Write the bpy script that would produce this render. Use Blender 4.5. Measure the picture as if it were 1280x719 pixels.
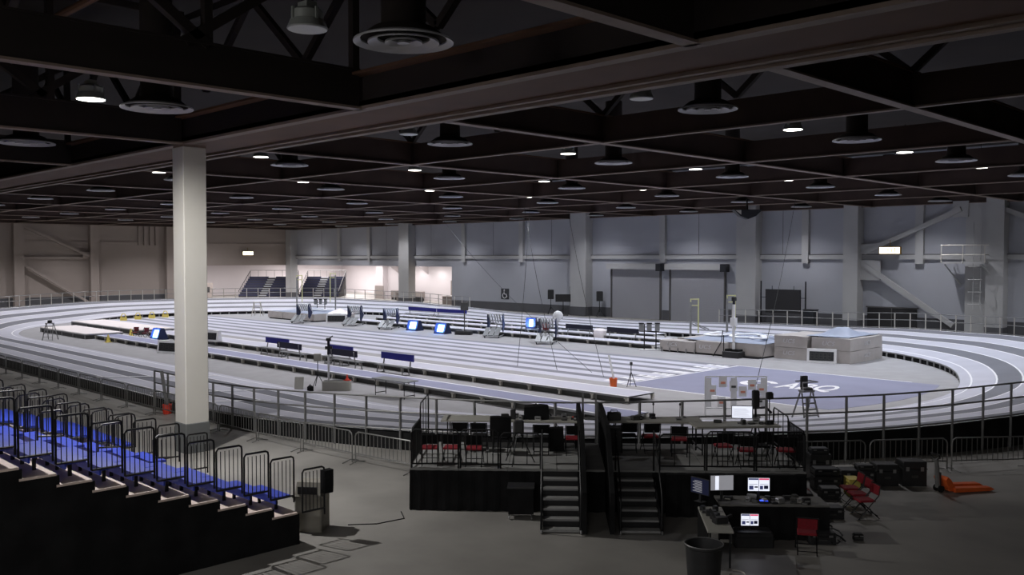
import bpy, math, random
from mathutils import Vector, Matrix, noise as mnoise
random.seed(7)
for o in list(bpy.data.objects): bpy.data.objects.remove(o)
S = bpy.context.scene
COL = S.collection
PI = math.pi
# ------------------------------------------------------------------ camera, world, exposure
cam = bpy.data.cameras.new('camera'); camo = bpy.data.objects.new('camera', cam); COL.objects.link(camo)
camo.location = (0, 0, 6.0)
camo.rotation_euler = (PI/2 - math.atan(37.5/1138), 0, math.radians(45))
cam.sensor_width = 36; cam.lens = 36*1138/1280; cam.clip_end = 400; cam.clip_start = .1
S.camera = camo
w = bpy.data.worlds.new('world'); S.world = w; w.use_nodes = True
w.node_tree.nodes['Background'].inputs[0].default_value = (.55, .57, .62, 1)
w.node_tree.nodes['Background'].inputs[1].default_value = .035
S.view_settings.view_transform = 'Standard'; S.view_settings.look = 'None'
S.view_settings.exposure = 0.14; S.view_settings.gamma = 1; S.view_settings.use_curve_mapping = False
LAMP_W = 900          # power of one hall lamp
def light(name, kind, loc, energy, color=(1, 1, 1), rot=(0, 0, 0), parent=None, **k):
    d = bpy.data.lights.new(name, kind); d.energy = energy; d.color = color
    for a, b in k.items(): setattr(d, a, b)
    o = bpy.data.objects.new(name, d); COL.objects.link(o); o.location = loc; o.rotation_euler = rot
    if parent: o.parent = parent
    return o
# rooms beyond the corner opening: ceiling panels that light them
for lx, ly, sx, sy, e in [(-125, 60, 8, 20, 2300), (-125, 84, 14, 12, 3000), (-110, 77, 12, 5, 900), (-93, 77, 18, 5, 1000)]:
    light('lobby_ceiling_light', 'AREA', (lx, ly, 5.05), e, (1, .95, .945), shape='RECTANGLE', size=sx, size_y=sy)

# unseen fill lights added behind the camera to lift the blacks and foreground
for lx, ly in ((5, -9), (-12, -11)):
    light('added_fill_light', 'AREA', (lx, ly, 9.3), 760, (1, .98, .96), (math.radians(28), 0, math.radians(45)), shape='RECTANGLE', size=7, size_y=3)

# ------------------------------------------------------------------ materials
def lin(c): return tuple(((v/255)/12.92 if v/255 <= .04045 else ((v/255+.055)/1.055)**2.4) for v in c)
MATS = {}
def mat(name, rgb, rough=.6, metal=0, var=0, scale=3, rgb2=None, bump=0, emit=0, spec=.5, detail=4):
    m = bpy.data.materials.new(name); m.use_nodes = True; nt = m.node_tree; b = nt.nodes['Principled BSDF']
    c = lin(rgb); b.inputs['Roughness'].default_value = rough; b.inputs['Metallic'].default_value = metal
    b.inputs['Specular IOR Level'].default_value = spec
    b.inputs['Base Color'].default_value = (*c, 1)
    if var or rgb2 or bump:
        tc = nt.nodes.new('ShaderNodeTexCoord'); n = nt.nodes.new('ShaderNodeTexNoise')
        n.inputs['Scale'].default_value = scale; n.inputs['Detail'].default_value = detail
        nt.links.new(tc.outputs['Object'], n.inputs['Vector'])
        if var or rgb2:
            r = nt.nodes.new('ShaderNodeValToRGB')
            c2 = lin(rgb2) if rgb2 else tuple(max(0, v*(1-var)) for v in c)
            c1 = c if rgb2 else tuple(min(1, v*(1+var)) for v in c)
            r.color_ramp.elements[0].position = .35; r.color_ramp.elements[1].position = .65
            r.color_ramp.elements[0].color = (*c2, 1); r.color_ramp.elements[1].color = (*c1, 1)
            nt.links.new(n.outputs['Fac'], r.inputs['Fac']); nt.links.new(r.outputs['Color'], b.inputs['Base Color'])
        if bump:
            bp = nt.nodes.new('ShaderNodeBump'); bp.inputs['Strength'].default_value = bump
            bp.inputs['Distance'].default_value = .02
            nt.links.new(n.outputs['Fac'], bp.inputs['Height']); nt.links.new(bp.outputs['Normal'], b.inputs['Normal'])
    if emit:
        b.inputs['Emission Color'].default_value = (*c, 1); b.inputs['Emission Strength'].default_value = emit
    MATS[name] = m; return m
M = MATS
mat('concrete', (150, 147, 142), .42, var=.22, scale=.35, bump=.05, detail=8)
mat('concrete_joint', (70, 68, 66), .8)
mat('carpet', (158, 157, 160), .85, var=.05, scale=1.2)
mat('lane_light', (188, 188, 200), .7, var=.04, scale=.8)
mat('lane_dark', (112, 113, 122), .7, var=.05, scale=.8)
mat('line_white', (236, 236, 240), .6)
mat('sprint_light', (196, 196, 210), .7, var=.03, scale=.8)
mat('sprint_dark', (124, 125, 136), .7, var=.04, scale=.8)
mat('blue_floor', (136, 138, 162), .7, var=.04, scale=.7)
mat('runway_blue', (150, 152, 180), .7, var=.04, scale=.8)
mat('alu', (150, 150, 150), .5, .5, var=.08, scale=6)
mat('alu_dark', (78, 78, 76), .6, .3, var=.1, scale=4)
mat('galv', (138, 138, 136), .4, .7, var=.1, scale=10)
mat('rail_grey', (136, 136, 136), .5, .5)
mat('rail_pale', (190, 186, 178), .5, .2)
mat('black_cloth', (30, 30, 31), .95, var=.25, scale=2, bump=.3, spec=.15)
mat('black_metal', (26, 26, 28), .45, .3, var=.1, scale=8)
mat('black_plastic', (42, 42, 44), .5, var=.1, scale=8)
mat('rubber', (22, 22, 22), .9)
mat('wall', (166, 168, 176), .85, var=.03, scale=.3)
mat('wall_warm', (154, 143, 137), .85, var=.03, scale=.3)
mat('wainscot', (84, 84, 88), .8, var=.05, scale=.6)
mat('wall_steel', (170, 170, 171), .6, var=.03, scale=.5)
mat('groove', (90, 88, 88), .8)
mat('door_steel', (158, 158, 164), .6, var=.02, scale=.4)
mat('lobby_wall', (206, 200, 202), .8, var=.02, scale=.3)
mat('lobby_tan', (190, 168, 120), .8, var=.03, scale=.5)
mat('lobby_grey', (138, 130, 126), .8, var=.03, scale=.5)
mat('dark_wall', (42, 40, 40), .8)
mat('ceiling_dark', (36, 29, 26), .9, var=.2, scale=.5)
mat('beam_brown', (94, 66, 48), .75, var=.12, scale=.7)
mat('beam_dark', (38, 30, 28), .8, var=.15, scale=.8)
mat('beam_web', (64, 49, 43), .8, var=.15, scale=.8)
mat('flange', (128, 112, 102), .65, var=.1, scale=2)
mat('column_paint', (198, 195, 188), .7, var=.02, scale=1.5)
mat('column_base', (96, 98, 98), .8)
mat('insulation', (190, 140, 100), .9, var=.25, scale=1.5)
mat('diffuser', (176, 176, 180), .5, .2)
mat('lamp_body', (168, 172, 168), .5, .2)
mat('lamp_off', (196, 200, 196), .4)
mat('lamp_on', (255, 250, 240), .4, emit=8)
mat('blue_seat', (52, 72, 184), .45, var=.05, scale=6)
mat('cream_tread', (226, 206, 196), .6, var=.05, scale=3)
mat('deck_wood', (150, 150, 148), .75, var=.12, scale=2)
mat('tread_grey', (140, 140, 138), .7, var=.1, scale=4)
mat('red_fabric', (138, 24, 38), .8, var=.12, scale=20)
mat('table_top', (170, 168, 160), .6, var=.03, scale=3)
mat('desk_top', (120, 118, 114), .6, var=.04, scale=3)
mat('bench_blue', (34, 34, 130), .6)
mat('bench_navy', (24, 24, 44), .6)
mat('bench_grey', (136, 138, 140), .5, .3)
mat('white_plastic', (226, 226, 228), .5)
mat('white_mat', (240, 232, 232), .7, var=.02, scale=1)
mat('mat_taupe', (178, 172, 169), .75, var=.07, scale=1.5, bump=.5)
mat('mat_cover', (152, 160, 180), .6, var=.08, scale=1.0, bump=.6)
mat('panel_dark', (40, 42, 46), .4)
mat('screen_dark', (36, 35, 37), .6)
mat('led_cyan', (130, 190, 255), .4, emit=9)
mat('led_blue', (60, 120, 255), .4, emit=4)
mat('navy_box', (30, 42, 78), .6)
mat('exit_face', (255, 246, 220), .4, emit=2.5)
mat('exit_case', (120, 96, 50), .6)
mat('exit_text', (200, 90, 40), .5, emit=.3)
mat('orange', (232, 104, 44), .5, var=.08, scale=5)
mat('red_orange', (226, 62, 40), .6)
mat('yellow', (226, 206, 104), .6, var=.05, scale=5)
mat('pole_yellow', (206, 206, 150), .5)
mat('trash_beige', (150, 146, 136), .7, var=.08, scale=4)
mat('trash_brown', (84, 50, 40), .8)
mat('panel_board', (170, 168, 160), .7, var=.03, scale=2)
mat('far_blue_seat', (20, 25, 58), .7, var=.1, scale=2)
mat('far_step', (150, 154, 160), .7)
mat('red_led', (255, 50, 30), .4, emit=6)
mat('scr_white', (232, 236, 250), .4, emit=.9)
mat('scr_grey', (150, 150, 156), .4, emit=.6)
mat('scr_blue', (60, 66, 110), .4, emit=.6)
mat('scr_red', (220, 70, 110), .4, emit=.8)
mat('scr_dark', (30, 34, 60), .4, emit=.3)
mat('glow_blue', (40, 70, 255), .4, emit=3)
mat('steel_bright', (196, 196, 198), .3, .8)
mat('cable', (18, 18, 18), .7)
mat('brown_cart', (92, 52, 48), .7)
mat('letter_grey', (204, 204, 208), .6)
mat('orange_pale', (214, 140, 116), .6)
mat('sign_dark', (52, 54, 60), .6)
mat('red_shirt', (110, 40, 44), .8)

# ------------------------------------------------------------------ mesh helpers
class MB:
    def __init__(s): s.v = []; s.f = []
    def add(s, vs, fs):
        n = len(s.v); s.v += [tuple(v) for v in vs]; s.f += [tuple(i+n for i in f) for f in fs]; return s
    def box(s, x0, x1, y0, y1, z0, z1):
        return s.add([(x0,y0,z0),(x1,y0,z0),(x1,y1,z0),(x0,y1,z0),(x0,y0,z1),(x1,y0,z1),(x1,y1,z1),(x0,y1,z1)],
                     [(0,3,2,1),(4,5,6,7),(0,1,5,4),(1,2,6,5),(2,3,7,6),(3,0,4,7)])
    def cbox(s, x0, x1, y0, y1, z0, z1, c=.02):
        # box with chamfered vertical and top edges
        def ring(i, z): return [(x0+i+c,y0+i,z),(x1-i-c,y0+i,z),(x1-i,y0+i+c,z),(x1-i,y1-i-c,z),(x1-i-c,y1-i,z),(x0+i+c,y1-i,z),(x0+i,y1-i-c,z),(x0+i,y0+i+c,z)]
        rs = [ring(0, z0), ring(0, z1-c), ring(c, z1)]
        n = len(s.v)
        for r in rs: s.v += r
        for k in range(2):
            for i in range(8): s.f.append((n+8*k+i, n+8*k+(i+1)%8, n+8*k+8+(i+1)%8, n+8*k+8+i))
        s.f.append(tuple(n+16+i for i in range(8))); s.f.append(tuple(n+7-i for i in range(8))); return s
    def bar(s, a, b, w=.04, h=None, up=(0,0,1)):
        h = h or w; a = Vector(a); b = Vector(b); d = (b-a).normalized(); u = Vector(up)
        if abs(d.dot(u)) > .98: u = Vector((1,0,0))
        r = d.cross(u).normalized(); u = r.cross(d).normalized()
        vs = [p+r*(i*w/2)+u*(j*h/2) for p in (a,b) for i,j in ((-1,-1),(1,-1),(1,1),(-1,1))]
        return s.add(vs, [(0,1,2,3),(7,6,5,4),(0,4,5,1),(1,5,6,2),(2,6,7,3),(3,7,4,0)])
    def tube(s, pts, r=.02, n=6, closed=False):
        pts = [Vector(p) for p in pts]; m = len(pts); base = len(s.v)
        prev = None
        for i, p in enumerate(pts):
            if closed: d = (pts[(i+1)%m]-pts[i-1]).normalized()
            else: d = (pts[min(i+1,m-1)]-pts[max(i-1,0)]).normalized()
            if prev is None:
                q = Vector((0,0,1)) if abs(d.z) < .9 else Vector((1,0,0)); a = d.cross(q).normalized()
            else: a = (prev - d*prev.dot(d)).normalized()
            prev = a; b = d.cross(a)
            rr = r[i] if isinstance(r, (list,tuple)) else r
            for k in range(n):
                t = 2*PI*k/n; s.v.append(tuple(p+a*(rr*math.cos(t))+b*(rr*math.sin(t))))
        for i in range(m if closed else m-1):
            j = (i+1)%m
            for k in range(n): s.f.append((base+i*n+k, base+i*n+(k+1)%n, base+j*n+(k+1)%n, base+j*n+k))
        if not closed:
            s.f.append(tuple(base+n-1-k for k in range(n))); s.f.append(tuple(base+(m-1)*n+k for k in range(n)))
        return s
    def lathe(s, prof, n=24, c=(0,0,0), cap=True):
        base = len(s.v); m = len(prof)
        for r, z in prof:
            for k in range(n): t = 2*PI*k/n; s.v.append((c[0]+r*math.cos(t), c[1]+r*math.sin(t), c[2]+z))
        for i in range(m-1):
            for k in range(n): s.f.append((base+i*n+k, base+i*n+(k+1)%n, base+(i+1)*n+(k+1)%n, base+(i+1)*n+k))
        if cap:
            s.f.append(tuple(base+n-1-k for k in range(n))); s.f.append(tuple(base+(m-1)*n+k for k in range(n)))
        return s
    def prism(s, poly, a0, a1, axis='x'):
        # poly in the other two axes, extruded along axis
        n = len(poly); base = len(s.v)
        for a in (a0, a1):
            for p, q in poly: s.v.append({'x':(a,p,q),'y':(p,a,q),'z':(p,q,a)}[axis])
        for i in range(n): s.f.append((base+i, base+(i+1)%n, base+n+(i+1)%n, base+n+i))
        s.f.append(tuple(base+n-1-i for i in range(n))); s.f.append(tuple(base+n+i for i in range(n))); return s
    def xf(s, mtx):
        s.v = [tuple(mtx @ Vector(v)) for v in s.v]; return s
    def mesh(s, name, m, smooth=False):
        me = bpy.data.meshes.new(name); me.from_pydata(s.v, [], s.f); me.validate(); me.update()
        if m: me.materials.append(M[m] if isinstance(m, str) else m)
        if smooth:
            for p in me.polygons: p.use_smooth = True
            try: me.set_sharp_from_angle(angle=math.radians(40))
            except Exception: pass
        return me
    def ob(s, name, m, parent=None, smooth=False, loc=None):
        o = bpy.data.objects.new(name, s.mesh(name, m, smooth)); COL.objects.link(o)
        if parent: o.parent = parent
        if loc: o.location = loc
        return o
def inst(name, me, parent, loc=(0,0,0), rz=0, rot=None):
    o = bpy.data.objects.new(name, me); COL.objects.link(o); o.parent = parent; o.location = loc
    o.rotation_euler = rot or (0,0,rz); return o
def tag(o, label=None, cat=None, group=None, kind=None):
    if label: o['label'] = label
    if cat: o['category'] = cat
    if group: o['group'] = group
    if kind: o['kind'] = kind
    return o
def thing(name, label, cat, loc=(0,0,0), rz=0, group=None):
    o = bpy.data.objects.new(name, None); COL.objects.link(o); o.location = loc; o.rotation_euler = (0,0,rz)
    o.empty_display_size = .2
    return tag(o, label, cat, group)
KIDS = {}
def copy_tree(o, parent=None):
    c = o.copy(); COL.objects.link(c); c.parent = parent
    for ch in list(o.children): copy_tree(ch, c)
    return c
def dup(o, loc, rz, label, group=None):
    c = copy_tree(o); c.location = loc; c.rotation_euler = (0,0,rz); c['label'] = label
    if group: c['group'] = group
    elif 'group' in c: del c['group']
    return c
def loop(w, h, r=.12, z0=0, n=4):
    # rounded-rectangle outline in the xz plane, from x=0..w
    pts = []
    for cx, cz, a0 in ((w-r, z0+h-r, 0), (r, z0+h-r, 90), (r, z0+r, 180), (w-r, z0+r, 270)):
        for k in range(n+1): a = math.radians(a0+90*k/n); pts.append((cx+r*math.cos(a), 0, cz+r*math.sin(a)))
    return pts
def text(name, body, size, m, parent, loc, rot, ext=.01, sx=1, shear=0, bold=0):
    cu = bpy.data.curves.new(name, 'FONT'); cu.body = body; cu.size = size; cu.extrude = ext; cu.shear = shear
    cu.align_x = 'CENTER'; cu.align_y = 'CENTER'; cu.offset = bold; cu.resolution_u = 3
    t = bpy.data.objects.new(name+'_tmp', cu); COL.objects.link(t)
    dg = bpy.context.evaluated_depsgraph_get(); me = bpy.data.meshes.new_from_object(t.evaluated_get(dg))
    bpy.data.objects.remove(t); me.materials.clear(); me.materials.append(M[m])
    o = bpy.data.objects.new(name, me); COL.objects.link(o)
    if parent: o.parent = parent
    o.location = loc; o.rotation_euler = rot; o.scale = (sx, 1, 1); return o
def interp(tab, x):
    if x <= tab[0][0]: return tab[0][1]
    for (a, b), (c, d) in zip(tab, tab[1:]):
        if x <= c: t = (x-a)/(c-a); t = t*t*(3-2*t); return b+(d-b)*t
    return tab[-1][1]

# ================================================================== SETTING
ZC = 10.28                        # underside of the ceiling grid at the walls
XL, YB = -117.8, 72.0
fl = MB().box(-150, 14, -14, 104, -.3, 0).ob('floor', 'concrete'); tag(fl, kind='structure')
for a, b in [((-16.4, 5.5), (-1, 21.1))]:
    MB().bar((a[0], a[1], .002), (b[0], b[1], .002), .025, .004).ob('floor_joint', 'concrete_joint', fl)
ceil = MB().box(-150, 14, -14, 104, 14.2, 14.5).ob('ceiling', 'ceiling_dark'); tag(ceil, kind='structure')
VX = [0.8-10.65*i for i in range(0, 12)]
HY = [25.0, 34.4, 43.8, 53.2, 62.6, 71.6]
# beams running towards the back wall
for x in VX:
    b = MB().box(x-.06, x+.06, 15.0, YB, 10.05, 10.95).ob('ceiling_beam', 'beam_web', ceil)
    MB().box(x-.17, x+.17, 15.0, YB, 10.0, 10.05).ob('flange', 'flange', b)
    MB().box(x-.14, x+.14, 15.0, YB, 10.95, 11.0).ob('flange', 'beam_brown', b)
NX = [.7-9.13*i for i in range(0, 14)]          # the nearest bay is framed a little lower and closer
for x in NX:
    b = MB().box(x-.06, x+.06, -13, 12.5, 9.48, 10.3).ob('ceiling_beam', 'beam_dark', ceil)
    MB().box(x-.15, x+.15, -13, 12.6, 9.43, 9.48).ob('flange', 'flange', b)
    MB().box(x-.12, x+.12, -13, 12.5, 10.3, 10.35).ob('flange', 'beam_dark', b)
for y in HY:
    b = MB().box(-118, 13, y-.06, y+.06, 10.06, 10.9).ob('ceiling_beam', 'beam_web', ceil)
    MB().box(-118, 13, y-.12, y+.12, 10.01, 10.06).ob('flange', 'flange', b)
# the big transfer beam over the column
mb = MB().box(-118, 13, 12.62, 15.05, 9.52, 9.65).ob('main_beam', 'beam_brown', ceil)
MB().box(-118, 13, 12.5, 12.78, 9.43, 9.5).ob('flange', 'flange', mb)
MB().box(-118, 13, 14.62, 14.78, 9.45, 9.52).ob('flange', 'flange', mb)
MB().box(-118, 13, 14.88, 15.12, 9.4, 9.5).ob('flange', 'flange', mb)
MB().box(-118, 13, 12.62, 12.7, 9.5, 10.2).ob('web', 'beam_dark', mb)
MB().box(-118, 13, 14.95, 15.05, 9.5, 11.0).ob('web', 'beam_dark', mb)
MB().box(-118, 13, 12.3, 12.75, 10.2, 10.26).ob('flange', 'beam_brown', mb)
# near-bay trusses above the grid: posts, diagonals, top chords
for x in NX[:7]:
    top = MB().box(x-.12, x+.12, -13, 12.6, 13.2, 13.4).ob('top_chord', 'beam_dark', ceil)
    for j, y in enumerate((-8, -3.4, .8, 4.8, 8.8, 12.4)):
        MB().bar((x, y, 10.3), (x, y, 13.2), .18).ob('truss_post', 'beam_dark', ceil)
        if j: MB().bar((x, y-4.1, 10.3 if j % 2 else 13.2), (x, y, 13.2 if j % 2 else 10.3), .2).ob('truss_diagonal', 'beam_dark', ceil)
for y in (6.0, 12.9, 25):
    MB().box(-80, 13, y-.12, y+.12, 13.2, 13.4).ob('top_chord', 'beam_dark', ceil)
    for i in range(8):
        x = 0.8-10.65*i
        for k in range(2):
            a = x-5.3*k
            MB().bar((a, y, 11), (a-2.65, y, 13.2), .17).ob('truss_diagonal', 'beam_dark', ceil)
            MB().bar((a-2.65, y, 13.2), (a-5.3, y, 11), .17).ob('truss_diagonal', 'beam_dark', ceil)
# pipes and ducts seen in the upper left
for y in (7.2, 8.6): MB().tube([(-60, y, 12.3), (10, y, 12.3)], .1, 8).ob('pipe', 'beam_brown', ceil)
for x0, y0 in ((-27, 2.6), (-24.5, 1.2), (-30, 4.0)):
    MB().box(x0-2.4, x0+1, y0-.5, y0+.6, 13.4, 13.7).ob('insulation_panel', 'insulation', ceil)
for i in range(14):
    x = -4-i*2.7
    MB().box(x-.5, x+.6, 24.0, 24.1, 11.5+.4*(i % 3), 12.1+.4*(i % 3)).ob('duct_panel', 'beam_brown', ceil)
# -- back wall (y = 72), with the corner opening, two roll-up doors
def wallY(x0, x1, z0, z1, m='wall', y=YB, th=.3, name='wall_panel', parent=None):
    return MB().box(x0, x1, y, y+th, z0, z1).ob(name, m, parent)
wb = MB().box(-82.2, 13, YB, YB+.3, 0, 14.2).ob('wall_back', 'wall'); tag(wb, kind='structure')
MB().box(-118, -82.2, YB, YB+.3, 4.9, 14.2).ob('wall_panel', 'wall', wb)
MB().box(-82.2, -57.8, YB-.03, YB, 0, .95).ob('wainscot', 'wainscot', wb)
MB().box(-51.6, -50.6, YB-.03, YB, 0, .95).ob('wainscot', 'wainscot', wb)
MB().box(-44.6, 13, YB-.03, YB, 0, 1.35).ob('wainscot', 'wainscot', wb)
MB().box(-117.8, 13, YB-.25, YB, 5.86, 6.22).ob('wall_beam', 'wall_steel', wb)
MB().box(-117.8, 13, YB-.28, YB, 6.22, 6.27).ob('flange', 'groove', wb)
for x0, x1 in ((-91.1, -89.1), (-62.4, -60.3), (-42.9, -41.0), (-33.1, -31.9), (-22.4, -21.2), (-117.8, -116.4)):
    c = MB().box(x0, x1, YB-1.1, YB, 0, 10.9).ob('wall_column', 'wall_steel', wb)
    MB().box(x0-.02, x1+.02, YB-1.13, YB, 0, .95).ob('column_foot', 'wainscot', c)
MB().box(-24.0, -22.5, YB-.45, YB, 0, 10.9).ob('wall_column', 'wall_steel', wb)
for x in (-105.4, -98.5, -79.8, -70.3, -51.4, -36.8, -27.4, -12):
    MB().box(x-.3, x+.3, YB-.35, YB, 5.5, 10.9).ob('wall_post', 'wall_steel', wb)
for a, b in (((-31.6, 6.4), (-24.3, 9.6)), ((-31.6, 5.4), (-24.8, .9)), ((-21.6, 9.6), (-14, 6.3)), ((-14, 6.3), (-10, 4))):
    MB().bar((a[0], YB-.5, a[1]), (b[0], YB-.5, b[1]), .3, .34).ob('brace', 'wall_steel', wb)
for x0, x1, z0, z1 in ((-31.9, -30.3, 6.3, 7.1), (-31.9, -30.3, 4.2, 5.8), (-24.9, -23.8, 9.0, 10.2)):
    MB().box(x0, x1, YB-.55, YB-.45, z0, z1).ob('gusset_plate', 'wall_steel', wb)
for x in (-110, -95, -86, -75, -66, -47.5, -39): MB().box(x-.02, x+.02, YB-.012, YB, 6.3, 10.9).ob('panel_joint', 'groove', wb)
# ladder with cage and landing on the right
MB().box(-25.2, -22.2, YB-1.9, YB-.7, 5.55, 5.68).ob('ladder_landing', 'wall_steel', wb)
for z in (6.2, 6.9): MB().tube([(-25.2, YB-.8, z), (-25.2, YB-1.9, z), (-22.2, YB-1.9, z), (-22.2, YB-.8, z)], .035, 5).ob('landing_rail', 'rail_pale', wb)
for x in (-25.2, -23.7, -22.2): MB().bar((x, YB-1.9, 5.6), (x, YB-1.9, 6.9), .06).ob('landing_post', 'rail_pale', wb)
for x in (-23.2, -22.7):
    MB().bar((x, YB-1.2, 2.2), (x, YB-1.2, 8.6), .05).ob('ladder_rail', 'wall_steel', wb)
for k in range(20): MB().bar((-23.2, YB-1.2, 2.3+.3*k), (-22.7, YB-1.2, 2.3+.3*k), .03).ob('ladder_rung', 'wall_steel', wb)
for k in range(4):
    MB().tube([(-22.95+.45*math.cos(a), YB-1.5+.45*math.sin(a), 2.6+.9*k) for a in [PI+PI*j/8 for j in range(9)]], .025, 4).ob('ladder_hoop', 'wall_steel', wb)
for x in (-25.0, -22.4): MB().bar((x, YB-1.8, 5.5), (x+.6, YB-.2, 4.0), .07).ob('landing_strut', 'wall_steel', wb)
# roll-up doors
for n, (x0, x1) in enumerate(((-57.6, -51.8), (-50.5, -44.7))):
    d = bpy.data.objects.new('door_%d' % (n+1), MB().box(x0, x1, YB-.10, YB-.02, 0, 5.0).mesh('door', 'door_steel')); COL.objects.link(d); tag(d, kind='structure')
    for k in range(33): MB().box(x0, x1, YB-.125, YB-.10, .02+.15*k, .145+.15*k).ob('slat', 'door_steel', d)
    MB().box(x0-.4, x1+.1, YB-.65, YB, 4.85, 5.4).ob('door_hood', 'wall_steel', d)
    MB().box(x1-.1, x1+.45, YB-.7, YB, 4.7, 5.4).ob('door_motor', 'panel_dark', d)
    for xx in (x0-.1, x1+.08): MB().box(xx-.07, xx+.07, YB-.2, YB, 0, 4.9).ob('door_guide', 'groove', d)
# small dark doorway on the right
d = MB().box(-31.5, -27.6, YB-.08, YB, 0, 2.0).ob('door_3', 'screen_dark'); tag(d, kind='structure')
MB().box(-31.6, -27.5, YB-.12, YB, 2.0, 2.1).ob('door_frame', 'groove', d)
MB().box(-29.58, -29.52, YB-.1, YB-.08, 0, 2.0).ob('door_gap', 'groove', d)
# -- left wall (x = -117.8)
wl = MB().box(XL-.3, XL, -14, 57.5, 0, 14.2).ob('wall_left', 'wall_warm'); tag(wl, kind='structure')
MB().box(XL-.3, XL, 57.5, YB+.3, 4.9, 14.2).ob('wall_panel', 'wall_warm', wl)
MB().box(XL, XL+.03, -14, 57.5, 0, 1.2).ob('wainscot', 'wainscot', wl)
for y0, y1 in ((34.3, 35.4), (43.0, 44.0), (52.7, 53.7), (24, 25)):
    MB().box(XL, XL+.8, y0, y1, 0, 10.9).ob('wall_column', 'wall_warm', wl)
MB().box(XL, XL+.3, 34.8, 43.6, 5.8, 6.1).ob('wall_beam', 'wall_warm', wl)
MB().box(XL, XL+.1, 35.4, 71, 7.9, 8.0).ob('wall_beam', 'wall_warm', wl)
for a, b in (((35, 9.9), (42.8, 6.2)), ((35, 5.4), (43, .3))): MB().bar((XL+.5, *a), (XL+.5, *b), .28).ob('brace', 'wall_warm', wl)
MB().box(XL, XL+.5, 42.2, 43.3, 6.0, 6.7).ob('gusset_plate', 'wall_warm', wl)
for k in range(4): MB().box(XL, XL+.3, 49.2+.75*k, 49.65+.75*k, 7.6, 10.4).ob('duct', 'wall_warm', wl)
for w_, nm in ((MB().box(13.7, 14, -14, 104, 0, 14.2), 'wall_right'), (MB().box(-150, 14, -14.3, -14, 0, 14.2), 'wall_front')):
    o = w_.ob(nm, 'dark_wall'); tag(o, kind='structure')
# -- lobby beyond the corner opening
lw = MB().box(-136, -135.7, 40, 104, 0, 5.3).ob('wall_lobby_left', 'lobby_wall'); tag(lw, kind='structure')
o = MB().box(-136, -106, 93, 93.3, 0, 5.3).ob('wall_lobby_back', 'lobby_wall'); tag(o, kind='structure')
lb = MB().box(-107, -79, 81, 81.3, 0, 5.3).ob('wall_lobby_side', 'lobby_wall'); tag(lb, kind='structure')
o = MB().box(-136, -118.2, 48, 48.3, 0, 5.3).ob('wall_lobby_end', 'lobby_wall'); tag(o, kind='structure')
o = MB().box(-136, -79, 72.3, 104, 5.3, 5.5).box(-136, -118.1, 40, 72.3, 5.3, 5.5).ob('ceiling_lobby', 'lobby_wall'); tag(o, kind='structure')
o = MB().box(-82.2, -82.0, 72.3, 81, 0, 5.3).ob('wall_lobby_right', 'lobby_tan'); tag(o, kind='structure')
MB().box(-82.3, -82.2, 73.5, 79.5, 0, 4.6).ob('sliding_panel', 'lobby_tan', o)
MB().box(-108.2, -106.6, 80.1, 81, 0, 5.3).ob('pillar', 'lobby_wall', lb)
MB().box(-108.4, -106.4, 80.0, 80.1, 0, 1.9).ob('pillar_foot', 'lobby_grey', lb)
for x in (-104, -97.5, -89): MB().prism([(80.95, 3.7), (81, 3.7), (81, 5.3), (78.6, 5.3)], x, x+.12, 'x').ob('soffit_fin', 'lobby_wall', lb)
MB().box(-92.6, -89.0, 80.9, 81, .9, 2.9).ob('notice_panel', 'lobby_grey', lb)
for x in (-101.5, -98.5, -94.5, -87, -85):
    MB().lathe([(.22, 0), (.22, .03)], 12, (x, 79.6, 5.26)).ob('downlight', 'lamp_on', lb)
    light('downlight_lamp', 'SPOT', (x, 79.8, 5.15), 150, (1, .96, .96), spot_size=math.radians(120), spot_blend=.8, shadow_soft_size=.1)

# ================================================================== RUNNING TRACK
CR, CL, CY = -32.0, -73.0, 39.9
OUT_R = [(0,.4),(30,.6),(54,.8),(73,.95),(95,1.2),(139,1.35),(157,1.15),(180,.85)]
OUT_L = [(0,.8),(15,1.05),(45,1.4),(95,1.4),(126,1.25),(160,.7),(180,.45)]
IN_R = [(0,0),(98,0),(125,.3),(180,.3)]
IN_L = [(0,.3),(95,.3),(125,0),(180,0)]
def track_path(step=1.22):
    # stations (centre, direction outwards, inner height, outer height)
    P = []
    n = 34
    for i in range(n): x = CL+(CR-CL)*i/n; t = i/n; P.append(((x, CY), (0,-1), 0, .45-.05*t if t < .5 else .425-.025*(t-.5)*2))
    n = 62
    for i in range(n): a = 180*i/n; P.append(((CR, CY), (math.sin(math.radians(a)), -math.cos(math.radians(a))), interp(IN_R, a), interp(OUT_R, a)))
    n = 34
    for i in range(n):
        x = CR+(CL-CR)*i/n; t = i/n; P.append(((x, CY), (0,1), .3, interp([(0,.85),(.45,.45),(.7,.45),(1,.8)], t)))
    n = 62
    for i in range(n): a = 180*i/n; P.append(((CL, CY), (-math.sin(math.radians(a)), math.cos(math.radians(a))), interp(IN_L, a), interp(OUT_L, a)))
    return P
TP = track_path()
RI, RO = 17.5, 24.32
def tz(st, r): t = (r-RI)/(RO-RI); return st[2]+(st[3]-st[2])*t+.02
def tp(st, r, z): return (st[0][0]+st[1][0]*r, st[0][1]+st[1][1]*r, z)
trk = thing('running_track', 'banked grey oval running track with striped lanes and white lines', 'running track', (CR, CY-RO, 0))
off = Vector((-CR, -(CY-RO), 0))
def tstrip(r0, r1, dz=0):
    b = MB(); n = len(TP)
    for st in TP: b.v += [tp(st, r0, tz(st, r0)+dz), tp(st, r1, tz(st, r1)+dz)]
    for i in range(n): j = (i+1) % n; b.f.append((2*i, 2*i+1, 2*j+1, 2*j))
    b.xf(Matrix.Translation(off)); return b
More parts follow.
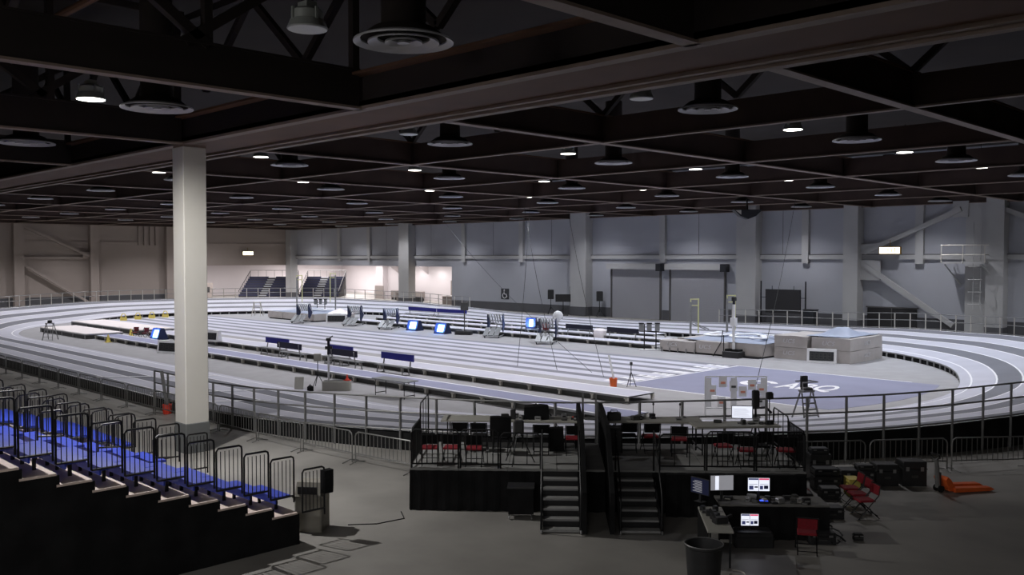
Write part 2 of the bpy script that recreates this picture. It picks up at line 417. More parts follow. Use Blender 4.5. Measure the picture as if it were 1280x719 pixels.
edges = [18.0+1.052*k for k in range(7)]
tstrip(17.5, 17.96).ob('apron', 'lane_light', trk)
for k in range(6): tstrip(edges[k]+.04, edges[k+1]-.04).ob('lane', 'lane_light' if k % 2 == 0 else 'lane_dark', trk)
for k in range(7): tstrip(edges[k]-.04, edges[k]+.04).ob('lane_line', 'line_white', trk)
b = MB(); n = len(TP)
for st in TP: b.v += [tp(st, RO+.04, 0), tp(st, RO+.04, tz(st, RO)-.02)]
for i in range(n): j = (i+1) % n; b.f.append((2*i, 2*j, 2*j+1, 2*i+1))
b.xf(Matrix.Translation(off)).ob('outer_skirt', 'black_cloth', trk)
b = MB()
for st in TP: b.v += [tp(st, RI+.06, 0), tp(st, RI+.06, tz(st, RI)-.02)]
for i in range(n): j = (i+1) % n; b.f.append((2*i, 2*i+1, 2*j+1, 2*j))
b.xf(Matrix.Translation(off)).ob('inner_skirt', 'black_cloth', trk)
b = MB()
for st in TP: b.v += [tp(st, RI-.01, tz(st, RI)-.07), tp(st, RI-.01, tz(st, RI)+.003), tp(st, RI+.08, tz(st, RI)+.003)]
for i in range(n): j = (i+1) % n; b.f += [(3*i, 3*i+1, 3*j+1, 3*j), (3*i+1, 3*i+2, 3*j+2, 3*j+1)]
b.xf(Matrix.Translation(off)).ob('inner_edge', 'alu', trk)
fm = MB().box(-.06, .06, -.03, .03, 0, 1).mesh('foot', 'alu')
cnt = 0
for i, st in enumerate(TP):
    if st[2] > .08:
        p = tp(st, RI-.0, 0); o = inst('support_foot', fm, trk, (p[0]+off.x, p[1]+off.y, 0), math.atan2(st[1][1], st[1][0])+PI/2)
        o.scale = (1, 1, st[2]-.03)
def railed(i, p):
    if i < 34: return p[0] > -36.5
    if 96 <= i < 130: return p[0] > -40.5 or p[0] < -70
    return i < 168 or p[0] < -94 or i < 180
pm = MB().box(-.03, .03, -.03, .03, 0, 1).mesh('post', 'rail_grey'); pmp = MB().box(-.03, .03, -.03, .03, 0, 1).mesh('post', 'rail_pale')
for i, st in enumerate(TP):
    p = tp(st, RO+.1, 0); far = st[1][1] > -.1 or i > 128
    if not railed(i, p): continue
    o = inst('railing_post', pmp if far else pm, trk, (p[0]+off.x, p[1]+off.y, 0), 0); o.scale = (1, 1, tz(st, RO)+1.07)
for dz, nm in ((1.07, 'top_rail'), (.6, 'middle_rail'), (.06, 'bottom_rail')):
    run = []
    for i, st in enumerate(TP+[None]):
        if st and railed(i, tp(st, RO+.1, 0)): run.append(Vector(tp(st, RO+.1, tz(st, RO)+dz))+off)
        elif run:
            if len(run) > 1: MB().tube(run, .028, 5).ob(nm, 'rail_grey', trk)
            run = []
# diagonal exchange marks on the near straight
for x0, x1, ra, rb in ((-43.5, -42.6, 24.2, 18.2), (-36.6, -36.0, 24.2, 18.2), (-33.4, -32.6, 24.2, 21)):
    if ra == rb: continue
    za, zb = .02+.45*(ra-RI)/(RO-RI)+.02, .02+.45*(rb-RI)/(RO-RI)+.02
    MB().bar((x0+off.x, CY-ra+off.y, za), (x1+off.x, CY-rb+off.y, zb), .15, .006).ob('exchange_mark', 'line_white', trk)

# ================================================================== INFIELD
inf = thing('infield_floor', 'grey infield floor covering with sprint lanes inside the oval', 'floor covering', (CR, CY, 0))
def arc_poly(r, y0=None, y1=None, x0=None):
    pts = []
    for cx, s0 in ((CR, -90), (CL, 90)):
        for k in range(41): a = math.radians(s0+180*k/40); pts.append((cx+r*math.cos(a), CY+r*math.sin(a)))
    return pts
MB().prism([(x-CR, y-CY) for x, y in arc_poly(17.49)], .0, .012, 'z').ob('carpet', 'carpet', inf)
def sheet(x0, x1, y0, y1, z0, z1): return MB().box(x0-CR, x1-CR, y0-CY, y1-CY, z0, z1)
SX0, SX1, SY0, SY1 = -88.6, -26.6, 34.0, 44.25
per = (SY1-SY0)/6
for k in range(6):
    a = SY0+per*k
    sheet(SX0, SX1, a, a+per*.56, .0, .02).ob('sprint_lane', 'sprint_light', inf)
    sheet(SX0, SX1, a+per*.56, a+per, .0, .02).ob('lane_divider', 'sprint_dark', inf)
# blue finish area, bounded by the oval on the right
poly = [(SX1+.05, SY0), ]
xs = []
for k in range(21):
    y = SY0+(SY1-SY0)*k/20; poly.append((CR+math.sqrt(max(0, 16.7**2-(y-CY)**2)), y))
poly.append((SX1+.05, SY1))
MB().prism([(x-CR, y-CY) for x, y in poly], .0, .021, 'z').ob('finish_area', 'blue_floor', inf)
for y in (SY0-.1, SY1): sheet(SX1, -17.2, y, y+.1, .0, .026).ob('border_line', 'line_white', inf)
for y in (25.4-2.6+.0,): pass
sheet(SX1-.05, SX1+.06, SY0, SY1, .0, .026).ob('finish_line', 'line_white', inf)
for k in range(8):
    a = SY0+(SY1-SY0)/8*k
    for q, (dx, l) in enumerate(((-.4, .7), (-.85, .55), (-1.35, .4))):
        sheet(SX1+dx-.17, SX1+dx+.17, a+.12+.15*q, a+.12+.15*q+l, .0, .027).ob('finish_mark', 'line_white', inf)
# big white floor lettering
ring = MB(); nseg = 36
for k in range(nseg+1):
    a = math.radians(25+310*k/nseg)
    for rr in (1.0, .62): ring.v.append((rr*.85*math.cos(a), rr*.95*math.sin(a), 0))
for k in range(nseg): ring.f.append((2*k, 2*k+1, 2*k+3, 2*k+2))
ro = ring.ob('lettering_ring', 'line_white', inf); ro.location = (-22.2-CR, 38.8-CY, .03)
text('lettering', 'ABQ', 2.7, 'line_white', inf, (-19.95-CR, 39.15-CY, .03), (0,0,math.radians(14)), .003, .46, .25, .05)

# ------------------------------------------------------------------ raised runways
def runway(name, label, x0, x1, y0, y1, top, mtop, zt=.32, cat='runway', group=None):
    t = thing(name, label, cat, (x0, y0, 0), 0, group); L = x1-x0; W = y1-y0
    n = max(1, round(L/1.83)); d = L/n
    for k in range(n): MB().box(d*k+.005, d*(k+1)-.005, 0, W, zt-.06, zt-.01).ob('deck_panel', 'alu_dark', t)
    MB().box(0, L, .0, W, zt-.01, zt).ob('surface', mtop, t)
    for y in (.06, W-.18): MB().box(0, L, y, y+.12, zt, zt+.006).ob('edge_line', 'line_white', t)
    MB().box(0, L, .14, .17, .02, zt-.06).ob('side_panel', 'alu_dark', t)
    MB().box(0, L, -.03, 0, zt-.07, zt+.005).ob('edge_trim', 'alu', t)
    lm = MB().box(-.04, .04, -.06, .1, .04, zt-.05).box(-.1, .1, -.06, .0, zt-.1, zt-.05).mesh('leg', 'rail_pale')
    for k in range(n+1): inst('leg', lm, t, (min(L-.04, max(.04, d*k)), 0, 0)); inst('leg', lm, t, (min(L-.04, max(.04, d*k)), W-.1, 0))
    return t
runway('long_jump_runway', 'raised blue-grey runway nearest the camera, ending behind the stage', -68.5, -20.0, 25.45, 27.1, 1, 'runway_blue')
runway('sprint_side_runway', 'long raised white runway beside the sprint lanes, behind the benches', -69, -22.8, 29.45, 31.3, 1, 'sprint_light')
runway('vault_runway', 'first far raised runway, its end by the dark equipment posts', -70.5, -35.3, 48.3, 49.8, 1, 'sprint_light')
runway('triple_jump_runway', 'middle raised runway among the three at the far side', -70, -37.2, 51.8, 53.3, 1, 'lane_light')
runway('far_side_runway', 'farthest raised runway, right along the back straight', -72, -40, 55.0, 56.4, 1, 'sprint_light')

# ------------------------------------------------------------------ sand-pit covers (white slabs at the left)
def pit(label, x0, x1, y0, y1, zt=.42):
    t = thing('sand_pit', label, 'sand pit', (x0, y0, 0)); L = x1-x0; W = y1-y0
    MB().box(.0, L, .02, W, .0, zt-.1).ob('pit_wall', 'alu_dark', t)
    MB().box(-.08, L+.08, -.05, W+.05, zt-.12, zt-.06).ob('frame', 'alu', t)
    MB().cbox(0, L, 0, W, zt-.06, zt, .02).ob('cover', 'white_mat', t)
    for k in range(5): MB().box(L*k/4-.04, L*k/4+.04, -.06, 0, 0, zt-.1).ob('leg', 'alu', t)
    return t
pit('white covered sand pit at left, nearer of the two', -78.5, -69.0, 24.9, 27.6)
pit('white covered sand pit at left, behind the nearer one', -84, -70.0, 29.2, 32.0)

# ------------------------------------------------------------------ mats
def bulge_box(w, d, h, r=.06, nx=8, seed=0, amp=.03):
    b = MB(); ny = max(3, int(nx*d/w)); nz = 3
    def P(u, v, q):
        p = Vector((u*w, v*d, q*h)); nn = mnoise.noise_vector(p*1.3+Vector((seed*3.1, 0, 0)))*amp
        p += Vector((nn.x, nn.y, nn.z if q > 0 else 0)); return tuple(p)
    def grid(f, a, c):
        n0 = len(b.v)
        for i in range(a+1):
            for j in range(c+1): b.v.append(f(i/a, j/c))
        for i in range(a):
            for j in range(c): k = n0+i*(c+1)+j; b.f.append((k, k+c+1, k+c+2, k+1))
    grid(lambda u, v: P(u, v, 1), nx, ny)
    grid(lambda u, q: P(u, 0, q), nx, nz); grid(lambda q, u: P(u, 1, q), nz, nx)
    grid(lambda q, v: P(0, v, q), nz, ny); grid(lambda v, q: P(1, v, q), ny, nz)
    return b
def cover(w, d, seed, hump=.25):
    b = MB(); nx, ny = 18, 14
    for s in (0, 1):
        n0 = len(b.v)
        for i in range(nx+1):
            for j in range(ny+1):
                u, v = i/nx, j/ny; p = Vector((u*w, v*d, 0))
                e = math.sin(PI*u)*math.sin(PI*v)
                z = hump*e*(.6+mnoise.noise(p*.9+Vector((seed, 0, 0))))+.05*mnoise.noise(p*2.2)
                b.v.append((p.x+.1*mnoise.noise(p+Vector((9,0,0))), p.y, max(.01, z)+.02 - .02*s))
        for i in range(nx):
            for j in range(ny): k = n0+i*(ny+1)+j; b.f.append((k, k+ny+1, k+ny+2, k+1) if not s else (k, k+1, k+ny+2, k+ny+1))
    return b
t = thing('pole_vault_mat', 'long low grey pole vault landing mat under a blue-grey sheet with white letters', 'mat', (-34.4, 47.8, 0))
for k, (x0, x1, y0, y1, h) in enumerate(((0, 2.6, 0, 1.3, .75), (2.65, 4.7, .1, 6.2, .85), (4.75, 7.0, .5, 6.2, .85), (0.3, 2.6, 1.5, 6.2, .8))):
    bulge_box(x1-x0, y1-y0, h-.12, seed=k).ob('mat_block', 'mat_taupe', t, True, (x0, y0, .12))
MB().box(.1, 6.9, .2, 6, .0, .12).ob('base_frame', 'black_metal', t)
for k in range(5): MB().box(.1+.62*k, .16+.62*k, -.06, .0, 0, .3).ob('leg', 'alu', t)
cover(5.6, 5.6, 3, .45).ob('top_cover', 'mat_cover', t, True, (1.4, .5, .84))
text('lettering', 'UCS', .36, 'letter_grey', t, (.9, -.03, .5), (PI/2, 0, 0), .004, 1.2, .2)
text('lettering', 'UCS', 1.9, 'line_white', t, (3.9, 2.5, 1.12), (.12, 0, 0), .03, 1.3, .3, .04)
text('lettering', 'UCS', .36, 'letter_grey', t, (3.3, .04, .5), (PI/2, 0, 0), .004, 1.3, .2)
def stackbox(label, x0, y0, w, d, seed, lx, cov):
    t = thing('mat_stack', label, 'mat', (x0, y0, 0))
    for k in range(2):
        m_ = bulge_box(w, d, .68, seed=seed+k).ob('mat_layer', 'mat_taupe', t, True, (0, 0, .02+.7*k))
        text('lettering', 'UCS', .34, 'letter_grey', m_, (w*.45, -.05, .36), (PI/2, 0, 0), .004, 1.2, .2)
        text('lettering', 'UCS', .34, 'letter_grey', m_, (w+.05, d*.5, .36), (PI/2, 0, PI/2), .004, 1.2, .2)
    if cov: cover(w*1.1, d*.95, seed+7, .5).ob('top_cover', 'mat_cover', t, True, (-.5, .3, 1.42))
    return t
stackbox('narrow grey stack of two mats, right of the vault mat', -27.2, 49.3, 2.1, 3.6, 11, 1, False)
stackbox('wide grey stack of two mats with blue sheet on top', -24.9, 49.4, 2.3, 4.3, 15, 1, True)
t = thing('high_jump_mat', 'low grey high jump mat with blue-grey top, at the far left', 'mat', (-80.6, 46.5, 0))
for k, (x0, x1) in enumerate(((0, 2.7), (2.75, 5.4), (5.5, 8.2))): bulge_box(x1-x0, 4.5, .6, seed=20+k).ob('mat_block', 'mat_taupe', t, True, (x0, 0, .12))
MB().box(.1, 8.1, .1, 4.4, 0, .12).ob('base_frame', 'black_metal', t)
cover(7.8, 4.2, 9, .35).ob('top_cover', 'mat_cover', t, True, (.2, .2, .72))
text('lettering', 'UCS', 1.5, 'line_white', t, (5, 2.2, 1.0), (0, 0, 0), .02, 1.3, .3, .04)
t = thing('white_sheet', 'bright white folded sheet lying by the high jump mat', 'sheet', (-72.3, 47.9, 0.0))
MB().add([(0,0,.8),(1.6,-.4,.75),(3.4,0,.85),(.3,1.2,1.25),(1.7,1.2,.95),(3.6,1.1,.95)], [(0,1,4,3),(1,2,5,4)]).add([(0,0,.76),(1.6,-.4,.71),(3.4,0,.81),(.3,1.2,1.21),(1.7,1.2,.91),(3.6,1.1,.91)], [(3,4,1,0),(4,5,2,1)]).ob('sheet_cloth', 'white_mat', t)
for x in (.3, 2.9): MB().bar((x, .2, 0), (x, .2, .78), .06).ob('stand_leg', 'alu', t)

# ------------------------------------------------------------------ vault and jump standards
def standard(label, x, y, h, rz, col='pole_yellow', bar=1.2, parts=True):
    t = thing('jump_standard', label, 'jump standard', (x, y, 0), rz)
    MB().box(-.3, .3, -.25, .25, 0, .08).ob('base', 'alu', t)
    MB().bar((0, 0, 0), (0, 0, h), .13).ob('upright', 'alu', t)
    MB().bar((.55, 0, h-bar), (.55, 0, h+.25), .08).ob('extension', col, t)
    MB().bar((.0, 0, h+.2), (.58, 0, h+.2), .07).ob('bracket', col, t)
    MB().bar((.0, 0, h-.25), (.58, 0, h-.25), .07).ob('bracket', col, t)
    MB().bar((0, 0, h-.25), (0, 0, h+.23), .07).ob('bracket', col, t)
    return t
t = standard('pole vault standard with yellow top, left of the pair by the mat', -36.6, 54.5, 2.85, PI/4, bar=2.2)
for k in (0, .25): MB().bar((.1+k, 0, 1.3), (1.1+k, .2, .9), .06).ob('strut', 'alu', t)
standard('pole vault standard with yellow top, right of the pair by the mat', -34.2, 55.4, 3.15, PI/4, bar=2.2)
standard('high jump standard with yellow top, left one behind the high jump mat', -84.2, 52.0, 3.9, PI/4, bar=2.6)
standard('high jump standard with yellow top, right one behind the high jump mat', -80.0, 54.0, 4.15, PI/4+PI, bar=2.8)
# tall white camera pole in a dark crate
t = thing('camera_pole', 'tall white pole with dark camera head standing in a dark base beside the vault mat', 'camera mast', (-29.05, 47.8, 0))
MB().cbox(-.55, .55, -.4, .4, 0, .4, .03).ob('ballast_box', 'black_plastic', t)
for s in (-.45, .1, .5): MB().box(s*.7-.13, s*.7+.13, -.25, .25, .4, .52).ob('ballast_bag', 'black_cloth', t)
MB().tube([(0,0,.3), (0,0,3.2)], .085, 10).ob('pole', 'white_plastic', t)
MB().tube([(0,0,2.4), (0,0,3.5)], .08, 8).ob('mount', 'bench_navy', t)
MB().cbox(-.11, .11, -.12, .15, 3.4, 3.65, .03).ob('camera_head', 'black_plastic', t)
MB().box(-.16, .16, -.14, .14, 1.9, 2.4).ob('junction_box', 'white_plastic', t)
MB().tube([(-1.3,-.2,0), (-.9,.1,.9), (-.8,.1,1.6)], .03, 5).ob('cable_stand', 'black_metal', t)
MB().tube([(-.5,-.3,0), (-.75,.1,1.3)], .03, 5).ob('cable_stand', 'black_metal', t)

# ------------------------------------------------------------------ digital clocks (white wedge frames)
def clock(label, x, y, rz, w=1.5, h=.75, z=0):
    t = thing('display_clock', label, 'display clock', (x, y, z), rz)
    P = [(-.05, 0), (.5, 0), (.28, h), (.1, h)]
    MB().prism([(0, .0), (.45, .0), (.32, h), (.12, h)], 0, w, 'x').ob('housing', 'white_plastic', t)
    f = math.atan2(.12, h)
    for nm, m_, x0, x1, z0, z1, d in (('frame', 'white_plastic', 0, w, 0, h, .02), ('display', 'panel_dark', .14, w-.14, .14, h-.14, .035)):
        b = MB().box(x0, x1, -d, .0, z0, z1); b.xf(Matrix.Rotation(-f, 4, 'X')); b.ob(nm, m_, t)
    for k in range(5):
        b = MB()
        x0 = .22+(w-.44)*k/5; ww = (w-.44)/5*.7
        for zz in (.24, h/2, h-.24): b.box(x0, x0+ww, -.045, -.035, zz-.015, zz+.015)
        for xx in (x0, x0+ww): b.box(xx-.015, xx+.015, -.045, -.035, .24, h-.24)
        b.xf(Matrix.Rotation(-f, 4, 'X')); b.ob('digit', 'alu_dark', t)
    MB().bar((w*.3, .3, h), (w*.7, .3, h), .04).ob('handle', 'alu', t)
    return t
clock('white framed digital clock leaning on the wide mat stack', -24.75, 48.55, math.radians(20), 1.6, .8)
clock('white framed digital clock on the near runway, just left of the big column', -56.2, 24.6, math.radians(20), 2.6, .8, .0)
clock('white framed digital clock just right of the big column', -59.2, 28.4, math.radians(20), 2.2, .75, .32)
clock('white framed digital clock in front of the white sheet', -70.6, 46.6, math.radians(40), 1.9, .85)

# ------------------------------------------------------------------ lit timing boxes
def ledbox(label, x, y, rz, z=0, w=1.1):
    t = thing('timing_display', label, 'timing display', (x, y, z), rz)
    MB().prism([(0, 0), (.9, 0), (.55, .85), (.3, .85)], 0, w, 'x').ob('housing', 'navy_box', t)
    f = math.atan2(.3, .85)
    b = MB().box(.3, w-.2, -.03, 0, .2, .75); b.xf(Matrix.Rotation(-f, 4, 'X')); b.ob('screen', 'led_cyan', t)
    for x0 in (0, w-.08): b = MB().box(x0, x0+.08, -.05, 0, .02, .88); b.xf(Matrix.Rotation(-f, 4, 'X')); b.ob('side_frame', 'navy_box', t)
    light('screen_glow', 'AREA', (w/2, -.15, .55), 60, (.25, .45, 1), (PI/2+.3, 0, 0), t, shape='RECTANGLE', size=.8, size_y=.7)
    return t
ledbox('glowing blue-white timing display, left of the two side by side', -58.9, 46.6, math.radians(8), 0, 1.15)
ledbox('glowing blue-white timing display, right of the two side by side', -54.9, 46.2, math.radians(8), 0, 1.1)
ledbox('round glowing blue timing display on the middle far runway', -50.5, 52.0, math.radians(30), .32, .8)
ledbox('glowing timing display beside the white pit covers at left', -65.6, 28.2, math.radians(8), .0, 1.0)
t = thing('equipment_case', 'low dark case beside the right glowing timing display', 'equipment case', (-52.9, 46.6, 0), .5)
MB().cbox(0, 1.3, 0, .6, 0, .32, .03).ob('case_body', 'black_plastic', t); MB().box(-.01, 1.31, -.01, .61, .2, .23).ob('rim', 'alu_dark', t)

# ------------------------------------------------------------------ hurdle carts
def hurdle_cart(label, x, y, rz):
    t = thing('hurdle_cart', label, 'hurdle cart', (x, y, 0), rz)
    for s in (0, 1.15): MB().bar((s, -.6, .14), (s, 1.5, .14), .06).ob('cart_frame', 'alu', t)
    for s in (0, 1.15):
        MB().prism([(.5, .55), (.75, .35), (1.35, .9), (.9, 1.75), (.5, 1.75)], s, s+.06, 'x').ob('side_board', 'navy_box', t)
        MB().bar((s+.03, .45, 1.78), (s+.03, 1.35, .95), .09, .05).ob('white_edge', 'white_plastic', t)
    for k in range(5): MB().bar((.12+.2*k, .55, 1.75), (.12+.2*k, 1.25, 1.05), .12, .04).ob('hurdle_bar', 'white_plastic', t)
    for k in range(3): MB().bar((.12+.42*k, -.75, .22), (.12+.42*k, .4, .72), .36, .04).ob('hurdle_base', 'bench_grey', t)
    wm = MB().lathe([(.07, 0), (.09, .02), (.07, .05)], 10).mesh('wheel', 'rubber')
    for a in (0, 1.1):
        for c in (-.5, 1.3): inst('wheel', wm, t, (a, c, .09), rot=(0, PI/2, 0))
    return t
hc = hurdle_cart('stacked hurdles on a cart beside the high jump mat', -72.9, 44.7, PI/4-.2)
for lb_, x, y in (('stacked hurdles on a cart, second from the left', -66.8, 46.1), ('stacked hurdles on a cart just left of the two timing displays', -61.5, 46.0),
                  ('stacked hurdles on a cart alone before the far runways', -49.6, 46.8), ('stacked hurdles on a cart with a white round cap behind, rightmost', -43.4, 45.9)):
    dup(hc, (x, y, 0), PI/4-.2, lb_)
t = thing('white_ball', 'round white ball above the rightmost hurdle cart', 'ball', (-44.2, 48.9, .32))
MB().tube([(0,0,0),(0,0,1.3)], .03, 5).ob('stand', 'alu', t)
MB().lathe([(.02,-.38),(.25,-.3),(.38,-.1),(.38,.1),(.25,.3),(.02,.38)], 14, (0,0,1.45)).ob('ball', 'white_plastic', t, True)

# ------------------------------------------------------------------ benches
def bench(label, x, y, rz, mback, L=2.6, z=0, group=None):
    t = thing('team_bench', label, 'bench', (x, y, z), rz, group)
    MB().box(0, L, -.2, .2, .42, .47).ob('seat', 'bench_grey', t)
    for s in (-1, 1):
        MB().bar((.25 if s < 0 else L-.25, .24, .45), (.25 if s < 0 else L-.25, .34, 1.0), .05).ob('back_support', 'alu', t)
    b = MB().box(0, L, .27, .32, .72, 1.06); b.ob('backrest', mback, t)
    for xx in (.3, L-.3):
        for yy in (-.24, .24): MB().bar((xx, yy*.6, .44), (xx, yy, 0), .045).ob('leg', 'alu', t)
        MB().bar((xx, -.24, .04), (xx, .24, .04), .045).ob('foot_bar', 'alu', t)
    return t
bench('blue backed bench, farthest left in the near bench row', -50.9, 28.9, 0, 'bench_blue', 2.7)
bench('navy backed bench, second in the near bench row', -46.2, 28.45, PI, 'bench_navy', 2.6).location = (-45.0, 28.35, 0)
bench('blue backed bench, partly behind the white camera pole', -43.9, 28.9, 0, 'bench_blue', 2.3)
bench('navy backed bench just right of the white camera pole', -38.8, 28.3, PI, 'bench_navy', 2.6).location = (-39.6, 28.35, 0)
bench('blue backed bench, rightmost in the near bench row', -38.6, 28.6, 0, 'bench_blue', 2.7)
bn = bench('long blue backed bench, left of those on the back runway', -72.0, 57.0, 0, 'bench_blue', 4.3, .0)
bench('long blue backed bench, right of those on the back runway', -67.6, 57.0, 0, 'bench_blue', 4.3, .0)
bench('dark navy bench on the far runway behind the rightmost hurdle cart', -45.2, 50.6, 0, 'bench_navy', 2.6)
bench('dark navy bench on the far runway, by the white folded towel', -41.0, 50.3, 0, 'bench_navy', 2.8)
bench('dark navy bench next to the round glowing display', -48.6, 50.9, 0, 'bench_navy', 1.6)
t = thing('towel', 'white folded towel on the end of a dark bench', 'towel', (-41.8, 50.2, .0)); MB().cbox(0, .9, -.3, .35, .0, .95, .15).ob('cloth_fold', 'white_mat', t, True)
t = thing('red_bag', 'small red bag on the bench beside the round glowing display', 'bag', (-47.5, 50.9, .475)); MB().cbox(0, .5, -.18, .16, 0, .5, .08).ob('bag_body', 'red_shirt', t); MB().tube([(.1,0,.5),(.25,0,.62),(.4,0,.5)], .02, 5).ob('handle', 'black_cloth', t)
t = thing('exhibit_table', 'low empty white table before the far runways, left of the dark bench', 'table', (-50.2, 50.9-1.0, .0)); t.location = (-52.6, 50.6, 0)
MB().box(0, 3.2, 0, .6, .68, .72).ob('tabletop', 'bench_grey', t)
for xx in (.2, 3.0):
    for yy in (.08, .52): MB().bar((xx, yy, 0), (xx, yy, .68), .04).ob('leg', 'alu', t)

# ------------------------------------------------------------------ tables
def table(name, label, w, d, h, m, loc, rz):
    t = thing(name, label, 'table', loc, rz)
    MB().cbox(0, w, 0, d, h-.05, h, .015).ob('tabletop', m, t)
    for xx in (.18, w-.18):
        for yy in (.08, d-.08): MB().tube([(xx, yy, h-.05), (xx, yy, .0)], .018, 6).ob('leg', 'black_metal', t)
        MB().bar((xx, .08, .12), (xx, d-.08, .12), .03).ob('leg_brace', 'black_metal', t)
    MB().bar((.18, d/2, h-.1), (w-.18, d/2, h-.1), .03).ob('stretcher', 'black_metal', t)
    return t
table('folding_table', 'empty grey folding table standing alone before the near runway', 2.2, .75, .76, 'bench_grey', (-32.2, 23.55, .02), math.radians(4))
# box with camera pole, near straight
t = thing('ballast_box', 'beige ballast box on the infield holding a white camera pole', 'box', (-34.75, 22.7, .012), math.radians(48))
MB().cbox(0, 1.25, 0, .6, 0, .42, .015).ob('box_body', 'panel_board', t); MB().box(.04, 1.21, .04, .56, .4, .43).ob('box_rim', 'alu_dark', t)
MB().tube([(.25, .4, .3), (.25, .4, 1.75)], .05, 10).ob('pole', 'white_plastic', t)
MB().tube([(.25, .4, 1.6), (.25, .4, 2.3)], .06, 8).ob('mount', 'bench_navy', t)
MB().cbox(.14, .36, .33, .47, 2.22, 2.36, .03).ob('camera_head', 'black_plastic', t)
MB().bar((.28, .4, 2.33), (.44, .4, 2.45), .05).ob('viewfinder', 'black_plastic', t); MB().box(.1, .42, .34, .46, 1.85, 1.98).ob('junction_box', 'black_plastic', t)
t = thing('traffic_cone', 'small red-orange cone on the beige ballast box', 'cone', (-34.3, 23.75, .45)); MB().lathe([(.11,0),(.1,.03),(.05,.1),(.02,.26)], 12).ob('cone_body', 'red_orange', t); MB().box(-.13, .13, -.13, .13, -.01, .015).ob('cone_base', 'red_orange', t)
t = thing('speaker_tripod', 'black tripod with a grey square box left of the white camera pole', 'tripod', (-36.0, 23.3, 0.012), PI/4)
for a in (0, 2.1, 4.2): MB().tube([(.35*math.cos(a), .35*math.sin(a), 0), (0, 0, .6)], .016, 5).ob('leg', 'black_metal', t)
MB().tube([(0,0,.5), (0,0,1.3)], .02, 6).ob('pole', 'black_metal', t)
MB().cbox(-.17, .17, -.08, .08, 1.2, 1.55, .02).ob('box_panel', 'panel_board', t)
t = thing('tilted_board', 'grey board leaning left of the ballast box', 'board', (-35.9, 22.0, .012), .9); b = MB().box(0, .4, 0, .04, 0, .6); b.xf(Matrix.Rotation(-.35, 4, 'X')); b.ob('board_sheet', 'panel_board', t); MB().bar((.2, .4, 0), (.2, .16, .42), .03).ob('board_leg', 'alu', t)
t = thing('bag', 'small black bag between the leaning board and the ballast box', 'bag', (-35.3, 22.25, .012)); MB().cbox(0, .3, 0, .22, 0, .25, .06).ob('bag_body', 'black_cloth', t); MB().tube([(.08,.1,.23),(.15,.1,.32),(.22,.1,.23)], .012, 5).ob('handle', 'black_cloth', t)
# orange bucket and tripod by the finish line
t = thing('orange_bucket', 'orange bucket with a tall pale board at the near runway end', 'bucket', (-26.4, 33.05, .012))
MB().lathe([(.15,0),(.19,.4),(.17,.4),(.13,.04)], 16).ob('bucket_body', 'orange', t)
MB().bar((.03, 0, .3), (-.28, .0, 1.45), .1, .04).ob('marker_board', 'white_plastic', t)
t = thing('finish_tripod', 'thin black tripod beside the orange bucket at the finish line', 'tripod', (-25.8, 33.6, .02))
for a in (0.3, 2.4, 4.5): MB().tube([(.25*math.cos(a), .25*math.sin(a), 0), (0, 0, .7)], .016, 5).ob('leg', 'black_metal', t)
MB().tube([(0,0,.6), (0,0,1.1)], .02, 6).ob('pole', 'black_metal', t); MB().cbox(-.06, .06, -.05, .05, 1.0, 1.15, .02).ob('sensor', 'black_plastic', t)
# yellow wickets at the far left
wick = thing('yellow_wicket', 'small yellow arched wicket, leftmost beside the left curve', 'wicket', (-87.0, 34.9, .02), PI/4); wick.scale = (.85, .85, .85)
MB().tube([(-.24,0,.3),(-.24,0,.58),(-.12,0,.74),(.12,0,.74),(.24,0,.58),(.24,0,.3)], .05, 6).ob('arch', 'yellow', wick); MB().box(-.36, .36, -.08, .08, 0, .36).ob('base', 'yellow', wick)
for k, lb_ in enumerate(('second', 'third', 'fourth', 'fifth')):
    dup(wick, (-87.0-.55*(k+1), 34.9+1.6*(k+1), .02), PI/4, 'small yellow arched wicket, %s from the left beside the left curve' % lb_)
for x, y, l in ((-65.4, 25.15, 'small yellow cone at the near pit cover corner'), (-69.7, 28.5, 'small yellow cone behind the red chairs near the left timing display')):
    t = thing('yellow_cone', l, 'cone', (x, y, .02)); MB().lathe([(.2,0),(.16,.05),(.04,.55)], 10).ob('cone_body', 'yellow', t); MB().box(-.2,.2,-.2,.2,0,.03).ob('cone_base', 'yellow', t)
# stepladder at left, second frame at x 322
def ladder(name, label, x, y, rz, h, m='alu', person=False):
    t = thing(name, label, 'ladder', (x, y, .02), rz)
    for sx in (-.45, .45):
        MB().bar((sx, -.5, 0), (sx*.7, -.05, h), .06).ob('stile', m, t); MB().bar((sx, .6, 0), (sx*.7, .05, h), .06).ob('stile', m, t)
    for k in range(1, 5): f = k/5; MB().bar((-.45+.13*f, -.5+.45*f, h*f), (.45-.13*f, -.5+.45*f, h*f), .05).ob('step', m, t)
    MB().box(-.35, .35, -.2, .2, h-.03, h+.03).ob('platform', m, t)
    return t
t = ladder('stepladder', 'grey stepladder with dark camera on top, at the left curve', -70.3, 22.9, PI/4, 1.9); t.scale = (.8, .8, .64); MB().cbox(-.15,.15,-.15,.15,1.93,2.25,.03).ob('camera_head', 'black_plastic', t)
ladder('stepladder', 'pale small stepladder left of the high jump mat', -84.3, 47.4, PI/4, 1.4, 'rail_pale')
t = ladder('judge_stand', 'metal judge stand with a chair on top near the floor lettering', -15.9, 31.2, PI/4+.3, 1.0, 'galv'); t.scale = (.72, .72, 1.08)
MB().tube([(-.4,-.3,1.02),(-.45,-.3,1.32),(.45,-.3,1.32),(.45,.3,1.32),(-.45,.3,1.32)], .025, 6).ob('arm_rail', 'steel_bright', t)
